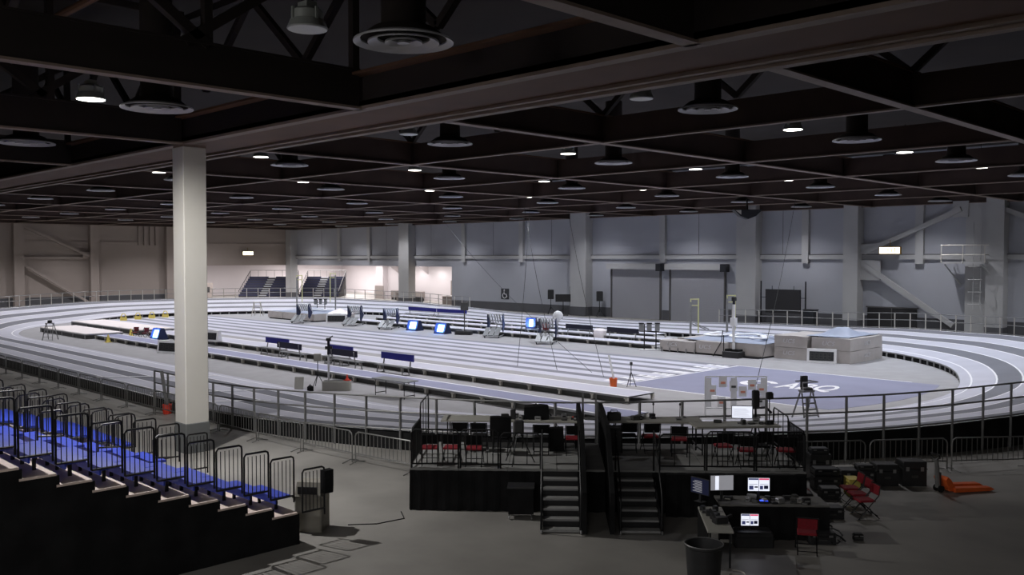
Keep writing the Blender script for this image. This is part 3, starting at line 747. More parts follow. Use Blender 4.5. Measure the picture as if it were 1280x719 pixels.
MB().cbox(-.22, .22, .18, .26, 1.1, 1.5, .06).ob('backrest', 'black_plastic', t); MB().cbox(-.24,.24,-.22,.2,1.04,1.12,.03).ob('seat', 'black_plastic', t)
# white framed panels (banner stand) behind stage
t = thing('banner_frame', 'white wheeled frame with orange-marked white panels behind the stage', 'banner stand', (-19.0, 29.3, 0.02), PI/4)
for x in (0, 1.15, 2.3): MB().bar((x, 0, 0), (x, 0, 1.5), .05).ob('post', 'white_plastic', t)
for z in (.3, 1.5): MB().bar((0, 0, z), (2.3, 0, z), .04).ob('rail', 'white_plastic', t)
for x in (.02, .95, 2.08): MB().box(x, x+.2, -.03, -.015, .35, 1.45).ob('side_panel', 'white_plastic', t)
for k, (x, z) in enumerate(((.1, .9), (.45, .45), (.9, 1.05), (1.25, .85), (1.6, 1.1), (1.9, .5), (1.95, .95), (.5, 1.2))):
    p = MB().box(x, x+.3, -.04, -.01, z-.1, z+.28).ob('tag_panel', 'white_plastic', t)
    MB().box(x+.07, x+.24, -.055, -.04, z+.03, z+.11).ob('orange_mark', 'orange_pale' if k % 3 != 2 else 'alu_dark', p)
t = thing('start_clamp', 'dark low handle of equipment standing at the frame foot', 'equipment', (-17.6, 30.3, .02), .5)
MB().tube([(0,0,0),(0,0,.35),(.5,0,.4),(.7,0,.2)], .05, 6).ob('arm', 'black_metal', t); MB().box(-.2,.3,-.2,.2,0,.06).ob('base', 'black_metal', t)
# equipment posts near far runway end
def lamp_post_pair(label, x, y, sc=.8):
    t = thing('equipment_stand', label, 'equipment stand', (x, y, .012), PI/4)
    t.scale = (sc, sc, sc); MB().box(-.9, .7, -.35, .35, 0, .06).ob('base', 'white_plastic', t)
    for s in (-.5, .45): MB().tube([(s, 0, 0), (s, 0, 2.1)], .05, 6).ob('pole', 'black_metal', t)
    for s in (-.75, -.1, .55): MB().cbox(s-.18, s+.18, -.12, .12, 1.55, 2.1, .02).ob('sensor_box', 'bench_grey', t); MB().box(s-.2, s+.2, -.14, .14, 2.1, 2.2).ob('sensor_cap', 'black_plastic', t)
    MB().bar((-.9, 0, 1.5), (.7, 0, 1.5), .05).ob('crossbar', 'black_metal', t); return t
lamp_post_pair('dark double post with three grey sensor boxes, left of the vault mat', -35.3, 48.9-.9)
lamp_post_pair('dark double post with three grey sensor boxes behind the high jump mat', -79.6, 52.0, .8)
t = thing('standing_clock', 'thin dark post with small square sign between the hurdle carts', 'post', (-52.3, 47.1, .012), PI/4)
MB().tube([(0,0,0),(0,0,2.5)], .05, 6).ob('pole', 'alu_dark', t); MB().cbox(-.3,.3,-.06,.06,1.9,2.5,.02).ob('sign', 'alu_dark', t); MB().box(-.35,.35,-.2,.2,0,.05).ob('base', 'alu_dark', t)
# wheelchair and people-less dark chairs by left display
for k, (x, y, l) in enumerate(((-68.2, 28.2, 'dark red folded chair left of the left timing display'), (-67.1, 28.5, 'dark red folded chair right behind another at the left timing display'), (-62.0, 30.6, 'dark folded chair just right of the big column'))):
    t = thing('folded_chair', l, 'chair', (x, y, .02), .6); t.scale = (.8, .8, .8)
    MB().cbox(-.25, .25, -.25, .25, .42, .5, .03).ob('seat', 'red_shirt' if k < 2 else 'black_cloth', t); b = MB().cbox(-.25, .25, .2, .26, .55, .95, .03); b.ob('backrest', 'red_shirt' if k < 2 else 'black_cloth', t)
    for sx in (-.25, .25): MB().bar((sx, -.35, 0), (sx, .26, .95), .03).ob('leg', 'black_metal', t); MB().bar((sx, .35, 0), (sx, -.2, .45), .03).ob('leg', 'black_metal', t)
# red-flag pole by the near outer rail
t = thing('red_bucket', 'red bucket with a slanted pale board at the near track railing', 'bucket', (-34.0, 15.25, 0)); MB().lathe([(.15,0),(.19,.36),(.17,.36),(.13,.04)], 14, (0,0,0)).ob('bucket_body', 'red_orange', t); MB().bar((.0, 0, .3), (-.45, .0, 1.6), .12, .04).ob('marker_board', 'rail_grey', t)

# ------------------------------------------------------------------ items along the back wall
def pa_speaker(label, x, y):
    t = thing('speaker_stand', label, 'loudspeaker', (x, y, 0), PI/4)
    for a in (0, 2.1, 4.2): MB().tube([(.6*math.cos(a), .6*math.sin(a), 0), (0, 0, .8)], .03, 5).ob('leg', 'black_metal', t)
    MB().tube([(0,0,.5), (0,0,1.7)], .04, 6).ob('pole', 'black_metal', t)
    MB().cbox(-.32, .32, -.25, .25, 1.6, 2.6, .05).ob('cabinet', 'black_plastic', t); return t
pa_speaker('black loudspeaker on a tripod at the back wall, left of the wide column', -65.2, 71.0)
pa_speaker('black loudspeaker on a tripod at the back wall, left of the roll-up doors', -58.7, 71.2)
t = thing('tv_stand', 'dark television on a stand between the back wall speakers', 'television', (-62.0+-.9, 70.4, 0), PI/4)
MB().box(-.5,.5,-.3,.3,0,.06).ob('base', 'black_metal', t); MB().bar((0,0,0),(0,0,1.7),.08).ob('pole', 'black_metal', t); MB().cbox(-.8,.8,-.06,.04,1.4,2.2,.02).ob('screen', 'screen_dark', t); MB().bar((.7,.05,0),(.7,.05,3.0),.05).ob('side_pole', 'black_metal', t)
t = thing('display_screen', 'large dark rectangular display board by the back wall at right', 'screen', (-38.2, 70.6, 0), 0)
MB().box(-1.6, 1.6, -.06, .1, 1.3, 3.3).ob('screen_panel', 'screen_dark', t)
for s in (-2.05, 2.05):
    MB().bar((s, 0, 0), (s, 0, 4.0), .09).ob('mast', 'black_metal', t); MB().box(s-.4, s+.4, -.4, .4, 0, .06).ob('mast_foot', 'black_metal', t)
MB().bar((-2.05, .12, 2.6), (2.05, .12, 2.6), .05).ob('crossbar', 'black_metal', t)
for s in (-1, 1): MB().bar((s, 0, 3.3), (s, 0, 3.6), .04).ob('hook', 'black_metal', t)
t = thing('wheelchair_sign', 'dark square sign with white wheelchair symbol on the back wall', 'sign', (-73.1, YB, 1.9), 0)
MB().box(-.62, .62, -.04, 0, -.6, .6).ob('sign_plate', 'sign_dark', t)
MB().lathe([(.1,0),(.1,.01)], 12).xf(Matrix.Translation((-.1,-.045,.4)) @ Matrix.Rotation(PI/2, 4, 'X')).ob('symbol_head', 'line_white', t)
MB().tube([(-.1,-.05,.28),(-.1,-.05,-.02),(.22,-.05,-.02),(.34,-.05,-.35)], .05, 5).ob('symbol_body', 'line_white', t)
MB().tube([(-.05+.3*math.cos(a), -.05, -.18+.3*math.sin(a)) for a in [math.radians(110+22*k) for k in range(11)]], .035, 5).ob('symbol_wheel', 'line_white', t)
def exit_sign(label, x, y, z, rz, txt='EXIT'):
    t = thing('exit_sign', label, 'exit sign', (x, y, z), rz)
    MB().cbox(-.85, .85, -.1, .1, -.3, .3, .02).ob('case', 'exit_case', t); MB().box(-.78, .78, -.13, -.1, -.24, .24).ob('face', 'exit_face', t)
    text('lettering', txt, .5, 'exit_text', t, (0, -.135, 0), (PI/2, 0, 0), .003, 1.2)
    MB().bar((0, .02, .3), (0, .02, .8), .05).ob('stem', 'exit_case', t); return t
exit_sign('lit exit sign on the back wall beam at right', -29.4, YB-.9, 6.55, 0)
exit_sign('lit exit sign high on the left wall beside the column', XL+.4, 64.6, 6.6, PI/2)
t = thing('ceiling_projector', 'dark angular projector hanging under the ceiling before the right roll-up door', 'projector', (-33.6, 56.9, 8.8), PI/4)
MB().prism([(-1.0, .55), (1.0, .55), (.55, .1), (0, -.12), (-.55, .1)], -.4, .4, 'y').ob('housing', 'panel_dark', t); MB().bar((0,0,.5),(0,0,1.3),.1).ob('mount_pole', 'black_metal', t)
MB().prism([(-.9, .5), (-.5, .5), (-.5, .2)], -.43, -.4, 'y').ob('front_plate', 'rail_pale', t)
# hanging rigging cables
for lb_, a, b in (('long slack cable slanting from the ceiling to the infield, left', (-63.0, 53.6, 9.9), (-29.0, 34.6, .3)),
                  ('thin cable hanging almost straight before the back wall', (-50.0, 52.0, 10), (-33.2, 33.6, .35)),
                  ('thin cable hanging straight beside the first one', (-51.0, 52.4, 10), (-30.6, 33.8, .35)),
                  ('thin cable from the ceiling by the wide wall column', (-46.5, 52.5, 10), (-27.6, 33.8, .3)),
                  ('cable slanting down from the ceiling to the blue floor at right', (-30.5, 58.0, 10), (-20.0, 34.5, .1))):
    t = MB().tube([Vector(a).lerp(Vector(b), k/8)-Vector((0,0,.6*math.sin(PI*k/8))) for k in range(9)], .014, 4).ob('rigging_cable', 'cable'); tag(t, lb_, 'cable')
# storage and barricades along back right
t = thing('equipment_bin', 'dark square bin behind the track railing beside a wall column', 'bin', (-35.4, 70.0, 0), 0); MB().cbox(-.5,.5,-.4,.4,0,1.7,.04).ob('bin_body', 'panel_dark', t); MB().box(-.52,.52,-.42,.42,1.7,1.75).ob('bin_lid', 'black_plastic', t)

# ------------------------------------------------------------------ lobby bleachers beyond the corner
def far_bleacher(label, cx, cy, w, rows, aisle, rz, rise=.32, run=.7):
    t = thing('lobby_bleacher', label, 'bleacher', (cx, cy, 0), rz)
    for k in range(rows):
        z = rise*(k+1); y = run*k
        MB().box(-w/2, w/2, y, y+run, 0, z-.12).ob('row_riser', 'dark_wall', t)
        for x0, x1 in ((-w/2, aisle-.6), (aisle+.6, w/2)): MB().box(x0, x1, y, y+run*.7, z-.12, z+.12).ob('seat_row', 'far_blue_seat', t)
        MB().box(aisle-.55, aisle+.55, y, y+run, z-.12, z).ob('aisle_step', 'far_step', t)
    H = rise*rows; D = run*rows
    for s in (-w/2, w/2):
        MB().tube([(s, 0, .9), (s, D, H+1.0), (s, D, H)], .05, 5).ob('side_rail', 'black_metal', t)
        for k in range(rows): MB().bar((s, run*k+.3, rise*k), (s, run*k+.3, rise*k+1.05), .04).ob('side_post', 'black_metal', t)
    MB().tube([(-w/2, D, H+1.1), (w/2, D, H+1.1)], .04, 5).ob('back_rail', 'rail_grey', t)
    for k in range(7): MB().bar((-w/2+w*k/6, D, 0), (-w/2+w*k/6, D, H+1.1), .05).ob('back_post', 'rail_grey', t)
    return t
far_bleacher('dark blue tiered seating with light aisle, left of the corner column', -123.6, 70.6, 7.6, 9, -.2, PI/4)
far_bleacher('dark blue tiered seating with light aisle, right of the corner column', -118.0, 76.6, 6.0, 9, -.2, PI/4)
t = thing('lobby_counter', 'grey counter with dark openings in the lit lobby at left', 'counter', (-128, 61.5, 0), PI/2+.2); MB().box(-3.2, 3.2, -.5, .5, 0, 2.2).ob('counter_body', 'lobby_grey', t); MB().box(-.2, 1.2, -.53, -.5, .8, 1.6).ob('opening', 'screen_dark', t); MB().box(1.4, 2.6, -.53, -.5, .8, 1.6).ob('opening', 'screen_dark', t)
t = thing('lobby_bar', 'long grey counter against the lit lobby wall', 'counter', (-103.8, 79.4, 0)); MB().box(0, 6.6, 0, .8, .35, 1.3).ob('counter_body', 'lobby_grey', t); MB().box(0, 6.6, .1, .7, 0, .35).ob('plinth', 'screen_dark', t)
t = thing('lobby_desk', 'white low desk in the lit lobby beside the tan panel', 'desk', (-89.5, 76.5, 0)); MB().box(0, 5.5, 0, 1.2, 1.0, 1.1).ob('desk_top', 'white_mat', t); MB().box(.2, 2.6, .1, 1.1, 0, 1.0).ob('desk_body', 'lobby_grey', t)
for k, x in enumerate((-96.5, -95.2, -92.8)):
    t = thing('lobby_bin', ['grey cabinet left of the lobby column', 'pale cabinet touching the lobby column', 'dark low cabinet right of the lobby column'][k], 'cabinet', (x, 75.5, 0)); MB().cbox(-.5, .5, -.4, .4, 0, 1.2-.2*k, .03).ob('cabinet_body', ['lobby_grey', 'rail_pale', 'panel_dark'][k], t); MB().box(-.52,.52,-.42,.42,1.2-.2*k,1.25-.2*k).ob('cabinet_top', 'alu_dark', t)

# ================================================================== CEILING FIXTURES
def lamp_make(on):
    t = bpy.data.objects.new('high_bay_lamp', None); COL.objects.link(t)
    MB().lathe([(.335,0),(.345,.02),(.29,.15),(.27,.16),(.27,.3),(.22,.34),(.1,.36)], 20).ob('shade', 'lamp_body', t, True)
    for a in range(4): MB().box(-.02+.28*math.cos(a*PI/2), .02+.28*math.cos(a*PI/2), -.02+.28*math.sin(a*PI/2), .02+.28*math.sin(a*PI/2), .14, .34).ob('clip', 'lamp_body', t)
    MB().box(-.14, .14, -.1, .1, .36, .46).ob('driver_box', 'lamp_body', t)
    MB().lathe([(.01,-.005),(.325,-.005),(.325,.01)], 20, cap=False).ob('lens', 'lamp_on' if on else 'lamp_off', t)
    MB().tube([(0,0,.45),(0,0,1.2)], .015, 5).ob('stem', 'black_metal', t)
    return t
L_on = lamp_make(True); L_off = lamp_make(False); used = set()
LBL = {(0,0): 'large unlit round high bay lamp near the top of the picture', (1,0): 'lit high bay lamp hanging above the left seating, nearest lit one',
 (0,1): 'unlit white high bay lamp just below the big beam, right of centre', (1,1): 'unlit white high bay lamp just below the big beam, centre left',
 (0,2): 'lit high bay lamp, largest of those at right beyond the big beam', (1,2): 'lit high bay lamp, right of centre under the beam crossing',
 (0,3): 'lit high bay lamp, second largest at the upper right', (0,4): 'lit high bay lamp near the upper right edge, third from the front', (1,3): 'lit high bay lamp right of centre, two rows behind the largest',
 (2,2): 'lit high bay lamp left of centre below the beam grid', (2,1): 'lit high bay lamp just right of the big column top', (3,1): 'lit high bay lamp just left of the big column top'}
ORD2 = ['first', 'second', 'third', 'fourth', 'fifth', 'sixth', 'seventh', 'eighth', 'ninth', 'tenth']
LY = [10.0, 21.0, 29.8, 39.6, 49.1, 58.4, 67.6]
OFF = {(0,0), (0,1), (1,1)}
for i in range(10):
    for j, y in enumerate(LY):
        if j == 0 and i > 5: continue
        x = -15.8-10.55*i
        on = (i, j) not in OFF and not (j == 0 and i > 1)
        src = L_on if on else L_off
        if src in used: t = copy_tree(src)
        else: t = src; used.add(src)
        t.location = (x, y, 10.5) if j else (-13.45-9.65*i, 8.55, 9.86)
        t['category'] = 'ceiling lamp'
        if (i, j) in LBL: t['label'] = LBL[(i, j)]
        else:
            t['label'] = ('lit' if on else 'unlit')+' high bay lamp, %s from the right in the %s lamp row from the front' % (ORD2[i], ORD2[j])
        t['group'] = 'high bay lamps'
        if on:
            # cool tint towards the back wall, dimmer row over the near straight
            e = LAMP_W*(1.0, .12, .95, 1.2, 1.2, 1.4, .12)[j]*(1.2 if i > 5 else 1)*(1.45 if i < 2 and j == 2 else 1)
            if (i, j) == (1, 0): e = LAMP_W*2.9
            c = (.78, .87, 1.0) if j >= 4 and i < 7 else (.97, .96, 1.0)
            if j == 0: c = (1, .98, .95)
            light('lamp_beam', 'SPOT', (0, 0, -.05), e, c, parent=t, spot_size=math.radians(164 if j == 0 else 150 if j > 4 else 124), spot_blend=.5 if j == 0 else .75, shadow_soft_size=.12)
def annulus(r0, r1, z0, z1, m='diffuser'): return MB().lathe([(r0,z0),(r1,z1),(r1,z1+.03),(r0,z0+.03),(r0,z0)], 32, cap=False)
dm = [annulus(.69, .8, .05, 0).mesh('outer_ring', 'diffuser', True), annulus(.42, .57, .06, -.01).mesh('middle_ring', 'diffuser', True),
      annulus(.2, .3, .05, -.01).mesh('inner_ring', 'diffuser', True), MB().lathe([(.1,-.01),(.09,.03),(.02,.03)], 16).mesh('centre_cap', 'diffuser', True),
      MB().lathe([(.72,.05),(.5,.22),(.36,.26),(.36,2.6)], 24, cap=False).mesh('duct_neck', 'ceiling_dark', True)]
ORD = ['first', 'second', 'third', 'fourth', 'fifth', 'sixth', 'seventh', 'eighth', 'ninth', 'tenth', 'eleventh', 'twelfth', 'thirteenth', 'fourteenth', 'fifteenth', 'sixteenth', 'seventeenth', 'eighteenth', 'nineteenth', 'twentieth']
DL = {(0,0): 'large round air diffuser beside the top edge, nearest of all', (1,0): 'large round air diffuser above the big column', (2,0): 'round air diffuser at the far left edge',
 (0,1): 'round air diffuser below the big beam, right of the unlit lamp', (1,1): 'round air diffuser below the big beam, right of centre column lamp', (0,2): 'round air diffuser at right beyond the largest lit lamp',
 (2,1): 'round air diffuser right of the big column', (0,3): 'round air diffuser near the upper right, beyond two others', (1,2): 'round air diffuser right of centre in the middle distance'}
for i in range(9):
    for j, y in enumerate((10.7, 21.3, 30.5, 39.9, 49.3, 58.6, 67.5)):
        t = thing('air_diffuser', DL.get((i, j), 'round air diffuser, %s from the right in the %s ceiling row from the front' % (ORD[i], ORD[j])), 'air vent', (-13.8-10.6*i, y, 10.0) if j else (-11.6-9.13*i, 9.15, 9.43), 0, 'round air diffusers in the ceiling')
        for nm, me in zip(('outer_ring', 'middle_ring', 'inner_ring', 'centre_cap', 'duct_neck'), dm): inst(nm, me, t)

# ================================================================== BIG COLUMN
CX0, CY0 = -26.9, 12.86
t = thing('support_column', 'tall square grey-white column carrying the big ceiling beam', 'column', (CX0, CY0, 0))
MB().cbox(-.37, .37, -.37, .37, .9, 9.36, .02).ob('shaft', 'column_paint', t); MB().cbox(-.39, .39, -.39, .39, 0, .92, .02).ob('foot', 'column_base', t)
MB().box(-.36, .36, -.34, .36, 9.36, 9.43).ob('cap_plate', 'flange', t)

# ================================================================== BARRICADES
bar_me = MB().tube([(0,0,.3),(0,0,.98)], .011, 5).mesh('bar', 'galv', True)
def barricade_make():
    t = bpy.data.objects.new('crowd_barricade', None); COL.objects.link(t)
    W = 2.35; p = loop(W, 1.1, .14); p = [q for q in p if True]
    MB().tube([(0.02,0,0),(0.02,0,.78),(.05,0,.86),(.14,0,.92),(W-.14,0,.92),(W-.05,0,.86),(W-.02,0,.78),(W-.02,0,0)], .02, 6).ob('frame', 'galv', t, True)
    MB().tube([(0.02,0,.28),(W-.02,0,.28)], .017, 6).ob('lower_rail', 'galv', t, True)
    for k in range(1, 15): o = inst('bar', bar_me, t, (W*k/15, 0, 0)); o.scale = (1, 1, .94); o.location.z = -.03
    for x in (.1, W-.1): MB().tube([(x, -.3, .01), (x, 0, .07), (x, .3, .01)], .016, 5).ob('foot', 'galv', t)
    return t
B0 = barricade_make(); bfirst = [True]
def walk(path, names):
    pos = Vector(path[0]+(0,)); i = 0; segs = [Vector(p+(0,)) for p in path]
    d = 0; tot = sum((b-a).length for a, b in zip(segs, segs[1:])); k = 0
    def at(s):
        for a, b in zip(segs, segs[1:]):
            l = (b-a).length
            if s <= l: return a+(b-a)*(s/l)
            s -= l
        return segs[-1]
    while d+2.45 <= tot:
        a, b = at(d), at(d+2.42); v = b-a
        t = B0 if bfirst[0] else copy_tree(B0); bfirst[0] = False
        t.location = a; t.rotation_euler = (0, 0, math.atan2(v.y, v.x)); t['category'] = 'barricade'; t['label'] = names[min(k, len(names)-1)]
        k += 1; d += 2.45
ordn = ['first', 'second', 'third', 'fourth', 'fifth', 'sixth', 'seventh', 'eighth', 'ninth', 'tenth', 'eleventh', 'twelfth', 'thirteenth', 'fourteenth']
walk([(-19.6, 15.75), (-23, 15.3), (-28, 15.0), (-40, 14.7), (-54, 14.55)], ['galvanised crowd barricade in the left row, %s from the stage' % o for o in ordn])
walk([(-12.3, 22.9), (-10.86, 24.66), (-9.3, 26.7), (-7.95, 28.3), (-6.9, 30.2), (-6.2, 32.4), (-5.8, 35)], ['galvanised crowd barricade in the right row, %s from the stage' % o for o in ordn])

# ================================================================== BLEACHERS (left foreground)
BX = -16.62; BY0 = 10.16; DY = .59; DZ = .202; BZ0 = .74; NT = 13; XF = -21.9
bl = thing('bleacher', 'blue seated bleacher with black side curtain and black guard rails, left foreground', 'bleacher', (BX, BY0, 0))
def L(x, y, z): return (x-BX, y-BY0, z)
def lb_box(x0, x1, y0, y1, z0, z1): return MB().box(x0-BX, x1-BX, y0-BY0, y1-BY0, z0, z1)
poly = [(BY0+.05, 0)]
for k in range(NT):
    y1 = BY0-DY*(k-.0)+.05; z = BZ0+DZ*k-.1
    poly += [(y1, z), (y1-DY, z)]
poly += [(BY0-DY*NT+.05, 0)]
MB().prism([(p-BY0, q) for p, q in poly], .08, .12, 'x').ob('side_curtain', 'black_cloth', bl)
MB().prism([(p-BY0, q) for p, q in poly], XF-BX-.05, XF-BX, 'x').ob('side_curtain', 'black_cloth', bl)
post_bar = MB().tube([(0,0,0),(0,0,1)], .009, 5).mesh('bar', 'black_metal', True)
def guard(x, y, z, h=.83, w=DY*.92, bars=5, tilt=.14):
    pts = [(0,-w/2, 0), (0,-w/2, h-.06), (0,-w/2+.04, h), (0, w/2-.06, h), (0, w/2-.01, h-.03), (0, w/2, h-.09), (0, w/2, -.14), (0, w/2, 0), (0,-w/2, -.0)]
    g_ = MB().tube(pts, .021, 6).ob('guard_rail', 'black_metal', bl, True, L(x, y, z))
    for k in range(bars):
        yy = -w/2+w*(k+1)/(bars+1); o = inst('bar', post_bar, g_, (0, yy, .0)); o.scale = (1, 1, h-.06)
    return g_
for k in range(NT):
    z = BZ0+DZ*k; y0 = BY0-DY*(k+1); y1 = BY0-DY*k
    lb_box(XF, BX+.13, y0, y1, z-.1, z-.06).ob('tread', 'cream_tread', bl)
    lb_box(XF, BX, y1-.03, y1, z-DZ-.05, z-.1).ob('riser', 'black_metal', bl)
    if k >= 1: pass
    secs = [(BX-.16, BX-1.35)] if k < 2 else [(BX-.16, BX-1.3), (BX-1.33, BX-2.5), (BX-3.5, BX-4.7)]
    if k < 11:
        for a, b in secs:
            s_ = lb_box(b, a, y1-.34, y1-.0, z+.2, z+.26).ob('seat', 'blue_seat', bl)
            lb_box(b, a, y1-.36, y1-.33, z+.12, z+.27).ob('seat_edge', 'blue_seat', s_)
            for xx in (a-.25, b+.25): lb_box(xx-.02, xx+.02, y1-.22, y1-.16, z-.06, z+.2).ob('seat_bracket', 'black_metal', s_)
    guard(BX+.03, y1-DY/2, z+.28)
    guard(XF-.03, y1-DY/2, z+.28, bars=4)
    if k % 2 == 0 and k > 1:
        a_ = MB().tube([L(BX-3.0, y1-.5, z), L(BX-3.0, y1-.5, z+.85), L(BX-3.0, y1-.4, z+.93), L(BX-3.0, y1-.05, z+.93), L(BX-3.0, y1, z+.85), L(BX-3.0, y1, z+.4), L(BX-3.0, y1-.5, z+.45)], .021, 6).ob('aisle_rail', 'black_metal', bl, True)
for xx in (BX+.03, XF-.03): guard(xx, BY0+.45, .62, .9)
# second block to the far left
bl2 = thing('bleacher', 'darker second bleacher block beyond the first, at the left edge', 'bleacher', (-24.2, 10.0, 0))
for k in range(12):
    z = BZ0+DZ*k; y1 = -DY*k
    MB().box(-5, 0, y1-DY, y1, z-.09, z-.02).ob('tread', 'cream_tread', bl2)
    MB().box(-5, 0, y1-.03, y1, 0, z-.09).ob('riser', 'black_metal', bl2)
    MB().box(-4.8, -.2, y1-.34, y1, z+.2, z+.26).ob('seat', 'blue_seat', bl2)
    for xx in (0, -5.0):
        w_ = DY*.92; h = .83
        g_ = MB().tube([(0,-w_/2,0),(0,-w_/2,h-.12),(0,-w_/2+.08,h-.03),(0,w_/2-.1,h),(0,w_/2-.02,h-.05),(0,w_/2,h-.14),(0,w_/2,-.08),(0,-w_/2,0)], .021, 6).ob('guard_rail', 'black_metal', bl2, True, (xx, y1-DY/2, z+.28))
        for q in range(4): o = inst('bar', post_bar, g_, (0, -w_/2+w_*(q+1)/5, 0)); o.scale = (1, 1, h-.06)
t = thing('jacket', 'dark jacket hung over the lowest bleacher guard rail', 'jacket', (BX+.1, BY0+.75, .95))
bulge_box(.14, .22, .5, seed=31, amp=.06, nx=4).ob('jacket_cloth', 'black_cloth', t, True, (-.1, -.1, 0))
# trash bin
t = thing('trash_bin', 'beige square trash bin with a flap top at the bleacher corner', 'trash bin', (-17.25, 11.0, 0), math.radians(38))
MB().cbox(-.3, .3, -.3, .3, .0, .78, .03).ob('bin_body', 'trash_beige', t); MB().box(-.34, .34, -.34, .34, .76, .8).ob('rim', 'trash_beige', t)
MB().prism([(-.3, .8), (.3, .8), (.22, 1.07), (-.16, 1.07)], -.29, .29, 'x').ob('lid', 'trash_beige', t)
b = MB().box(-.22, .22, -.315, -.28, .84, 1.0); b.ob('flap', 'black_plastic', t)
MB().box(-.31, -.295, -.25, .1, .05, .7).ob('side_panel', 'trash_brown', t)

# ================================================================== STAGE
u = Vector((.737, .676, 0)).normalized(); SA = math.atan2(u.y, u.x); P0 = Vector((-16.9, 13.47, 0))
nv = Vector((-u.y, u.x, 0))
def SP(s, t, z=0): p = P0+u*s+nv*t; return (p.x, p.y, z)
SL, SD, SZ = 9.3, 3.1, 1.0
stg = thing('stage', 'raised black skirted platform with railings and chairs between the track and the camera', 'stage', tuple(P0), SA)
for i in range(8):
    for j in range(2): MB().box(SL*i/8+.006, SL*(i+1)/8-.006, SD*j/2+.006, SD*(j+1)/2-.006, SZ-.08, SZ).ob('deck_panel', 'deck_wood', stg)
MB().box(.02, SL-.02, .02, SD-.02, SZ-.16, SZ-.08).ob('deck_frame', 'black_metal', stg)
def wavy(x0, x1, y, z0, z1, amp=.03):
    b = MB(); n = int((x1-x0)/.06)
    for i in range(n+1):
        x = x0+(x1-x0)*i/n; a = amp*math.sin(i*1.25)
        b.v += [(x, y+a, z0), (x, y+a*.4, z1)]
    for i in range(n): b.f.append((2*i, 2*i+2, 2*i+3, 2*i+1))
    return b
wavy(0, SL, -.03, 0, SZ-.04).ob('skirt', 'black_cloth', stg); wavy(0, SL, SD+.03, 0, SZ-.04).ob('skirt', 'black_cloth', stg)
wavy(0, SD, 0, 0, SZ-.04).xf(Matrix.Rotation(PI/2, 4, 'Z')).ob('skirt', 'black_cloth', stg)
wavy(0, SD, 0, 0, SZ-.04).xf(Matrix.Translation((SL, 0, 0)) @ Matrix.Rotation(PI/2, 4, 'Z')).ob('skirt', 'black_cloth', stg)
for s in (0, 2.3, 4.6, 7, SL):
    for tt in (.1, SD-.1): MB().bar((min(max(s,.1),SL-.1), tt, 0), (min(max(s,.1),SL-.1), tt, SZ-.16), .07).ob('leg', 'black_metal', stg)
sb = MB().tube([(0,0,0),(0,0,1)], .012, 5).mesh('bar', 'black_metal', True)
def stage_rail(s0, s1, t0, t1, h=.92, sp=.12, z=SZ, low=.1, rnd=False):
    a = Vector((s0, t0, z)); b = Vector((s1, t1, z)); d = b-a; l = d.length; d.normalize(); up = Vector((0,0,1))
    g_ = MB().tube([a+up*low, a+up*(h-.08), a+d*.08+up*h, b-d*.08+up*h, b+up*(h-.08), b+up*low, a+up*low], .02, 6).tube([a, a+up*h*.9], .022, 6).tube([b, b+up*h*.9], .022, 6).ob('guard_rail', 'black_metal', stg, True)
    n = max(1, round(l/sp))
    for k in range(1, n): o = inst('bar', sb, g_, a+d*(l*k/n)+up*low); o.scale = (1, 1, h-low)
stage_rail(.03, 1.15, .04, .04); stage_rail(1.2, 2.1, .04, .04); stage_rail(2.15, 3.1, .04, .04, .85, .3)
stage_rail(5.9, 6.95, .04, .04, .85, .3); stage_rail(7.0, 8.1, .04, .04); stage_rail(8.15, SL-.03, .04, .04)
stage_rail(.03, .03, .1, 1.5, .92, .1); stage_rail(.03, .03, 1.55, SD-.05, 1.3, .5)
stage_rail(SL-.03, SL-.03, .1, 1.5, .92, .1); stage_rail(SL-.03, SL-.03, 1.55, SD-.05, 1.02, .5)
# draped rails flanking the gap between the stairs
for s in (4.06, 4.66):
    MB().prism([(SD-.1, SZ), (SD-.1, SZ+1.1), (-.1, SZ+1.1), (-.45, SZ+.95), (-1.9, .95), (-1.9, .05), (0, .05)], s-.04, s+.06, 'x').ob('draped_side', 'black_cloth', stg)
for s in (4.2, 4.55): MB().bar((s, SD-.05, SZ), (s, SD-.05, SZ+1.35), .05).ob('railing_post', 'rail_grey', stg)
def stairs(label, s0, s1):
    t = thing('stage_stairs', label, 'stairs', SP(s0, 0), SA); W = s1-s0; n = 6
    for k in range(n):
        z = SZ-.155*(k+1)+.0; y = -.3-.28*k
        tr = MB().box(.03, W-.03, y-.0, y+.27, z-.03, z).ob('tread', 'tread_grey', t); MB().box(.03, W-.03, y-.005, y+.015, z-.045, z+.003).ob('nosing', 'alu', tr)
        MB().box(.03, W-.03, y+.25, y+.262, z-.0, z+.12).ob('riser', 'black_metal', t)
    for x in (0, W):
        MB().bar((x, -.02, SZ-.2), (x, -.3-.28*(n-1)-.05, .05), .05, .16).ob('stringer', 'black_metal', t)
        MB().tube([(x, -.05, SZ), (x, -.05, SZ+.95), (x, -.3, SZ+.85), (x, -1.6, .95), (x, -1.75, .75), (x, -1.75, .05)], .022, 6).ob('handrail', 'black_metal', t, True)
        MB().lathe([(.04,-.02),(.05,0),(.04,.02)], 10).ob('wheel', 'steel_bright', t, loc=(x, -1.78, .05)).rotation_euler = (0, PI/2, 0)
    return t
stairs('left one of the two grey stage stairs', 3.14, 4.0); stairs('right one of the two grey stage stairs', 4.86, 5.75)

